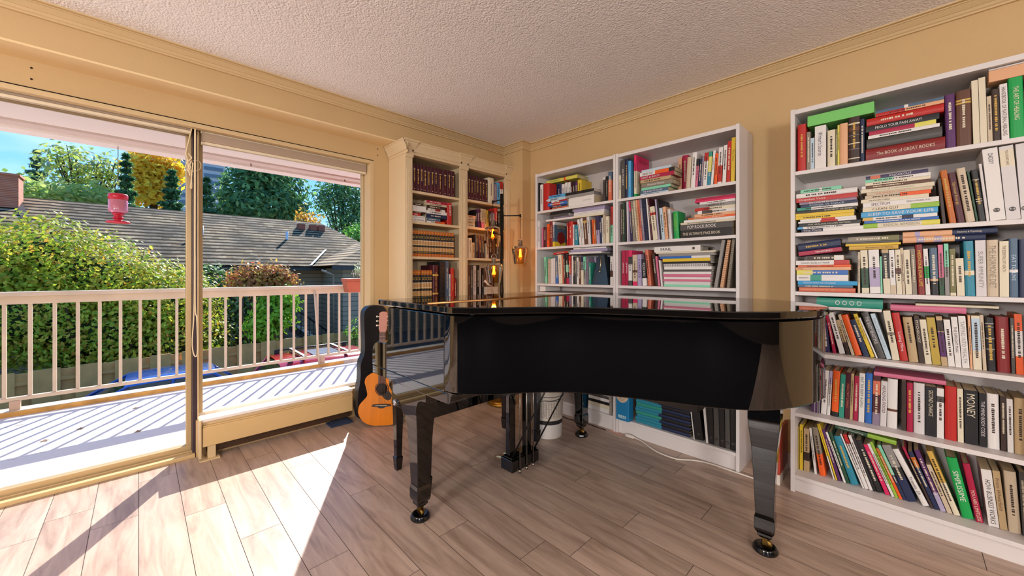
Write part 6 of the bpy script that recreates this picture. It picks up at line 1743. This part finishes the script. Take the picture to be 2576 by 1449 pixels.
Cb('third shelf', 3, 2.495, '''
#U
1371 1376.5 647 mint -3 p
1378.5 1384 651 beige 0 n
1385 1388.5 651 offw 0 m
1389 1392.5 650 white 0 m
1393 1396.5 649 offw 0 m
1397.5 1405 645 slate -2 p;B=0-.3:blue
1406 1415 641 cream -3 p
1415.5 1418 643 salmon -2 m
1418.5 1424 641 dbrown -4 p
1425 1431.5 641 black -3 p;B=.4-.65:mint,0-.2:crimson
1432 1437.5 643 red -2 p;B=0-.35:mauve
1438 1441.5 643 white 0 m
1442 1446 645 black 0 p
1446.5 1450.5 645 dgrey 0 p
1451 1456 648 white -1 p
1456.5 1461 647 brown 0 p
1461.5 1468 645 navy -1 p;B=.0-.5:cream
1468.5 1475 646 grey -2 p;B=.5-1:mint;D=.08
1475.5 1481 647 mauve -1 n;D=.08
1482 1486.5 661 tealg -1 p;D=.08
1487 1491.5 647 sky -2 p;d=.085
1492.5 1500 648 lilac 0 p;d=.085
1516 1525 650 offw 0 p;d=.085
1526 1532 646 navy 0 p;d=.085
1535 1542 645 white 0 p;B=.28-.5:brown
#O white books at left
1392 1428 641 636 red p;r=4
#O middle books
1429 1513 643 638 white s
1433 1528 638 632 lilac s
1442 1525 632 622 white b;T=dgrey/.55/.85/.4=School LAB
''')
Cb('fourth shelf', 2, 2.495, '''
#U
1358 1372 717 white 0 x;T=black/.6/.95/.5=S
#S flat pile
1412 1500 740 734 white s
1414 1498 734 730 lilac s
1410 1505 730 727 offw s
''')
Cb('bottom shelf', 0, 2.492, '''
#S magazine pile
1462 1532 1029 1019 white m;D=0.22
1463 1533 1019 1010 cream m;D=0.22
1460 1533 1010 1003 black m;D=0.22
1462 1532 1003 996 white m;D=0.22
1464 1531 996 989 dgrey m;D=0.22
1462 1533 989 981 offw m;D=0.22
1462 1532 981 973 mustard m;D=0.22
1463 1531 973 966 white m;D=0.22
1462 1533 966 958 black m;D=0.22
''')
Mi('top shelf', 5, 2.49, '''
#U
1554.5 1562 442 cream 0 p
1562.5 1571.5 403 dgrey 0 p;T=offw/.2/.9/.5=OUTLIERS
1572 1580 401 navy 0 h
1580.5 1587 405 sky 0 p;A=tan;T=white/.1/.9/.5=Small Great Things
1595 1601 391 cream 0 p;B=.62-1:hotpink,0-.07:green;C=dred:BLEEP
#S front stack
1611 1681 488.7 484.5 pale p;D=.125
1611 1681 484 476 slate p;T=white/.2/.9/.5=THE RULES OF WORK;D=.125
1613 1687 475 469 mint p;q;D=.125
1613 1692 468 456 taupe h;T=white/.25/.8/.45=Vibrational Medicine;D=.125
1611 1687 455 447 tan p;D=.125
1609 1696 446 437 crimson p;T=white/.4/.95/.5=MIND & BODY;D=.125
1610 1697 436 427 orange p;B=.55-1:white,0-.16:black;T=black/.62/.92/.6=MIND SET!;D=.125
1614 1689 427 421 pale p;q;D=.125
#U
1706 1715 398 peach 0 p;d=.13
1716 1730 392 crimson 0 h;d=.13
1725 1735.5 396 beige 4 h;q
1736.5 1748 385 white 5 h
1748.5 1755 400 pink 4 p;B=.75-1:black
1755.5 1762 401 navy 5 p
1762.5 1767 393 mauve 5 p
1768 1778 385 white 5 p;B=.75-1:red
1778.5 1787 382 teal 5 p;B=.4-.85:lemon,.85-1:tealg
1787.5 1793.5 379 white 7 p;T=navy/.25/.95/.6=Forgotten Tales
1795 1803.5 386 orange 4 p
1804.5 1815 372 white 4 p;B=.05-.5:red
1817 1826 366 white 4 p
1827 1836.5 356 red 4 p
1837.5 1848 347 yellow 3 p;T=brown/.4/.8/.45=The Owl
''')
Mi('second shelf', 4, 2.49, '''
#U
1562 1566.5 513 dbrown 0 p
1567 1571 511 dgreen 0 p
1571.5 1576 510 black 0 m
1577 1580 507 white -2 m
1580.5 1584 507 lilac -3 m
1585 1592 505 indigo -8 p;B=.75-1:hotpink
1593 1599.5 504 taupe -7 p
1601 1605.5 503 cream -9 n
1606 1610 503 peach -8 p
1610.5 1616 502 salmon -8 p
1617 1622.5 501 mauve -9 p
1623.5 1633 500 navy -10 n
1633.5 1637 500 white -9 m
1637.5 1641.5 500 maroon -9 p
1643 1655 521 cream -9 p;B=.74-.82:red
1656 1660 502 lilac -9 m
1660.5 1664.5 502 black -9 m
1665 1673 524 pale -7 p
1673.5 1681 521 peach -7 p
1683 1690.5 527 offw -5 h;T=dgrey/.5/.85/.4=BALANCE
1695 1708 533 green -3 h;T=lime/.3/.9/.5=CLASSICS
#S music-book stack
1712 1843 600 581 black p;T=cream/.22/.95/.42=THE ULTIMATE FAKE BOOK
1711 1844 580 566 dgrey p;T=white/.3/.85/.6=POP ROCK BOOK
1712 1850 565 560 cream p
1720 1850 560 554.5 white m
1731 1850 549 544.5 dorange p;B=0-.75:orange
1747 1850 542 535 peach p
1755 1850 533 525 white p;B=.6-.88:dgrey
1748 1850 525 518 cream p;B=.62-1:red
1760 1850 516 508 grey p
1760 1850 508 502 white p
1748 1850 502 497 hotpink m
1750 1850 497 492 crimson m
''')
Mi('third shelf', 3, 2.495, '''
#U
1564 1572 630 crimson 0 p;T=white/.15/.85/.4=SIMPSON
1572.5 1580.5 630 crimson 0 p;T=white/.15/.85/.4=SIMPSON
1581 1589.5 630 white 0 p;B=.82-1:hotpink,.6-.82:dgrey,0-.14:dgrey;T=black/.42/.8/.6=BIG FOI
1592 1603 641 beige -1 p;B=.0-.13:hotpink,.42-.5:brown
1604 1614 640 lilac -1 p;T=purple/.25/.85/.5=COMPLETE
1616.5 1627 652 black -3 p;B=0-.28:white;T=white/.35/.85/.5=PIZZICATO
1629.5 1638.5 629 peach -9 h;B=0-1:salmon
1649 1655 640 dbrown -9 p
1656 1660.5 645 pink -8 m
1663 1667 655 white -6 m
#S sheet-music stack
1670 1786 724 719 mint m
1669 1788 719 711 white s
1668 1788 711 706 pink m
1670 1787 706 701 white m
1668 1788 701 694 pink m
1669 1789 694 688 white m
1670 1790 688 683 dgrey m
1671 1790 683 676 white m
1669 1780 676 669 offw n
1668 1788 669 664 black m
1667 1786 664 656.5 yellow m
1660 1786 656.5 651 blue m;B=0-.35:white
1657 1795 651 644 grey m
1650 1800 644 640.5 cream m
1646 1762 640.5 627 white b;T=black/.6/.85/.5=MAIL
#U
1796 1804 604 grey 20 b;q
1811 1819 604 peach 19 n
1828 1835 602 taupe 14 n
''')
Mi('bottom shelf', 0, 2.50, '''
#S dark notebook pile
1600 1735 1063 1056 navy h;B=.5-1:teal;q
1598 1736 1056 1049 black h;B=.5-1:teal;q
1602 1735 1049 1042 navy h;B=.55-1:teal;q
1600 1734 1042 1035 black h;B=.5-1:tealg;q
1598 1736 1035 1028 navy h;B=.55-1:teal;q
1600 1735 1028 1021 black h;B=.5-1:teal;q
1601 1736 1021 1014 navy h;B=.5-1:tealg;q
1600 1734 1014 1007 black h;B=.5-1:teal;q
1598 1736 1007 1000 navy h;B=.55-1:teal;q
#U
1739 1744 1000 white -18 m
1745 1770 1000 black -16 b
1776 1782 1000 white -10 m
1783 1796 1000 black -4 b
1797 1810 1000 dgrey -3 b
1811 1824 1000 black -3 b
1825 1837 1000 dgrey -2 b
1838 1850 1000 black -1 b
''')
# the cream built-in: left bay and right bay
LB = dict(case='built-in left bay', plane='X', s_lim=(1.519, 2.054), face=-2.762)
RBY = dict(case='built-in right bay', plane='X', s_lim=(2.086, 2.619), face=-2.762)
def lb(name, i, rows): shelf(shelfname=name, zs=B_T[i], zmax=(B_T[i + 1] - 0.022) if i < 3 else 2.098, back=0.238, rows=rows, **LB)
def rb(name, i, rows): shelf(shelfname=name, zs=B_T[i] + 0.004, zmax=(B_T[i + 1] - 0.02) if i < 3 else 2.098, back=0.238, rows=rows, **RBY)
e = [1038, 1048, 1057, 1065.5, 1074.5, 1083.7, 1093, 1101.5, 1114, 1126, 1135.5, 1145]
lb('top shelf', 3, '#U\n' + '\n'.join(f'{a} {b - 0.4} {410 + 2.0 * i} vol 0 v;B=0-.3:maroon' for i, (a, b) in enumerate(zip(e[:-1], e[1:]))))
lb('second shelf', 2, '''
#S short left stack
1038 1070 555 548 white p;T=dgrey/.1/.9/.5=W. NORDEN
1038 1070 548 541 white p;T=grey/.1/.9/.5=COMMUNICATION
1038 1058 534 527.5 red p
1038 1069 527 523 dbrown p
1038 1072 522 507 white x
1040 1064 507 501 dbrown p
#S tall middle stack
1074 1119 558 553.5 white p;B=0-.55:orange
1074 1108 553 545 slate p
1073 1124 544 534 navy h
1073 1124 534 526 white h
1078 1120 526 521 white p;B=.3-.6:red
1073 1119 521 513 dbrown p
1073 1124 513 507.5 beige p
1073 1125 507 500.5 crimson p
#U
1126.5 1137.5 510 red 0 h;T=white/.4/.9/.5=IVORY
''')
e = [1038 + 7.02 * i for i in range(16)]
LAW = 'B=.86-1:dorange,.84-.86:dbrown,.62-.84:black,.60-.62:cream,.46-.6:law,.44-.46:cream,.36-.44:black,.2-.36:law,.11-.2:black,0-.11:dorange'
lb('third shelf', 1, '#U\n' + '\n'.join(f'{a:.1f} {b - 0.3:.1f} {578.3 + 0.55 * i:.1f} law 0 w;{LAW}' for i, (a, b) in enumerate(zip(e[:-1], e[1:]))))
lb('fourth shelf', 0, '#U\n' + '\n'.join(f'{a} {b} 680 law 0 w;{LAW}' for a, b in ((1038, 1044.6), (1045, 1051.6), (1052, 1058.8), (1061.5, 1068), (1068.4, 1074.8), (1075.2, 1081.4), (1081.8, 1087.5))) + '''
1090 1104 667 maroon 0 h;B=.05-.12:gold,.2-.24:gold,.7-.75:gold
1106 1120 658 black 0 n
1121 1129 657 slate 0 p
1130 1133.5 690 offw 0 p
1135 1143.5 675 red 0 h
1144 1148 700 dred 0 p
''')
e = [1177 + 7.2 * i for i in range(8)]
rb('top shelf', 3, '#U\n' + '\n'.join(f'{a:.1f} {b - 0.3:.1f} {438 + 2.2 * i:.1f} vol 0 v;B=0-.3:maroon' for i, (a, b) in enumerate(zip(e[:-1], e[1:]))) + '''
1229 1243 446 cream 0 h
1244 1250.5 463 mauve 0 p
1251 1257.5 459 sky 0 p
1258.5 1265.5 457 white 0 p;B=.68-1:red
''')
rb('second shelf', 2, '''
#S cream stack
1176.5 1195 569 562 beige p
1176.5 1195 562 555 tan p
1176.5 1196 555 548 beige p
1176.5 1197 548 541 peach p
#U
1197.5 1202 528 black -1 p
1202.5 1207 526 purple -2 p
1207.5 1211 526 maroon -2 p
1212 1218 525 beige -3 p;B=0-.3:pink
1219 1225 526 tan -3 p
1225.5 1230 529 mustard -2 p
1231 1236 530 dbrown -1 p
1237 1244 535 mauve 0 p
1245.5 1252 523 black 0 h;B=.4-1:red
1253 1257 531 black 0 p
1257.5 1262 531 dgreen 0 p
''')
rb('third shelf', 1, '''
#U
1179 1187 598 cream 0 p
1187.5 1194 610 tan 0 p
1196 1203.5 590 dbrown 0 h
1205 1212 592 maroon -2 h
1212.5 1220 594 dbrown -2 h
1224 1230 612 beige -1 p
1231 1238 606 dbrown 0 p
1239 1246 603 brown 0 p
1248 1256 600 dgrey 0 p
''')
rb('fourth shelf', 0, '''
#U
1177 1183 667 brown 0 p;d=.03;T=cream/.2/.9/.5=Debating
1184 1190 668 dgrey 0 p;d=.03
1191 1198 668 offw 0 p;d=.03
1199 1206.5 667 black 0 p;d=.03
1207 1209 674 white 0 m;d=.03
1212 1217 680 black 0 p;d=.03
1218 1230 674 brown 0 h;d=.09
1232 1244 680 maroon 0 h;d=.09
''')
flush_text()
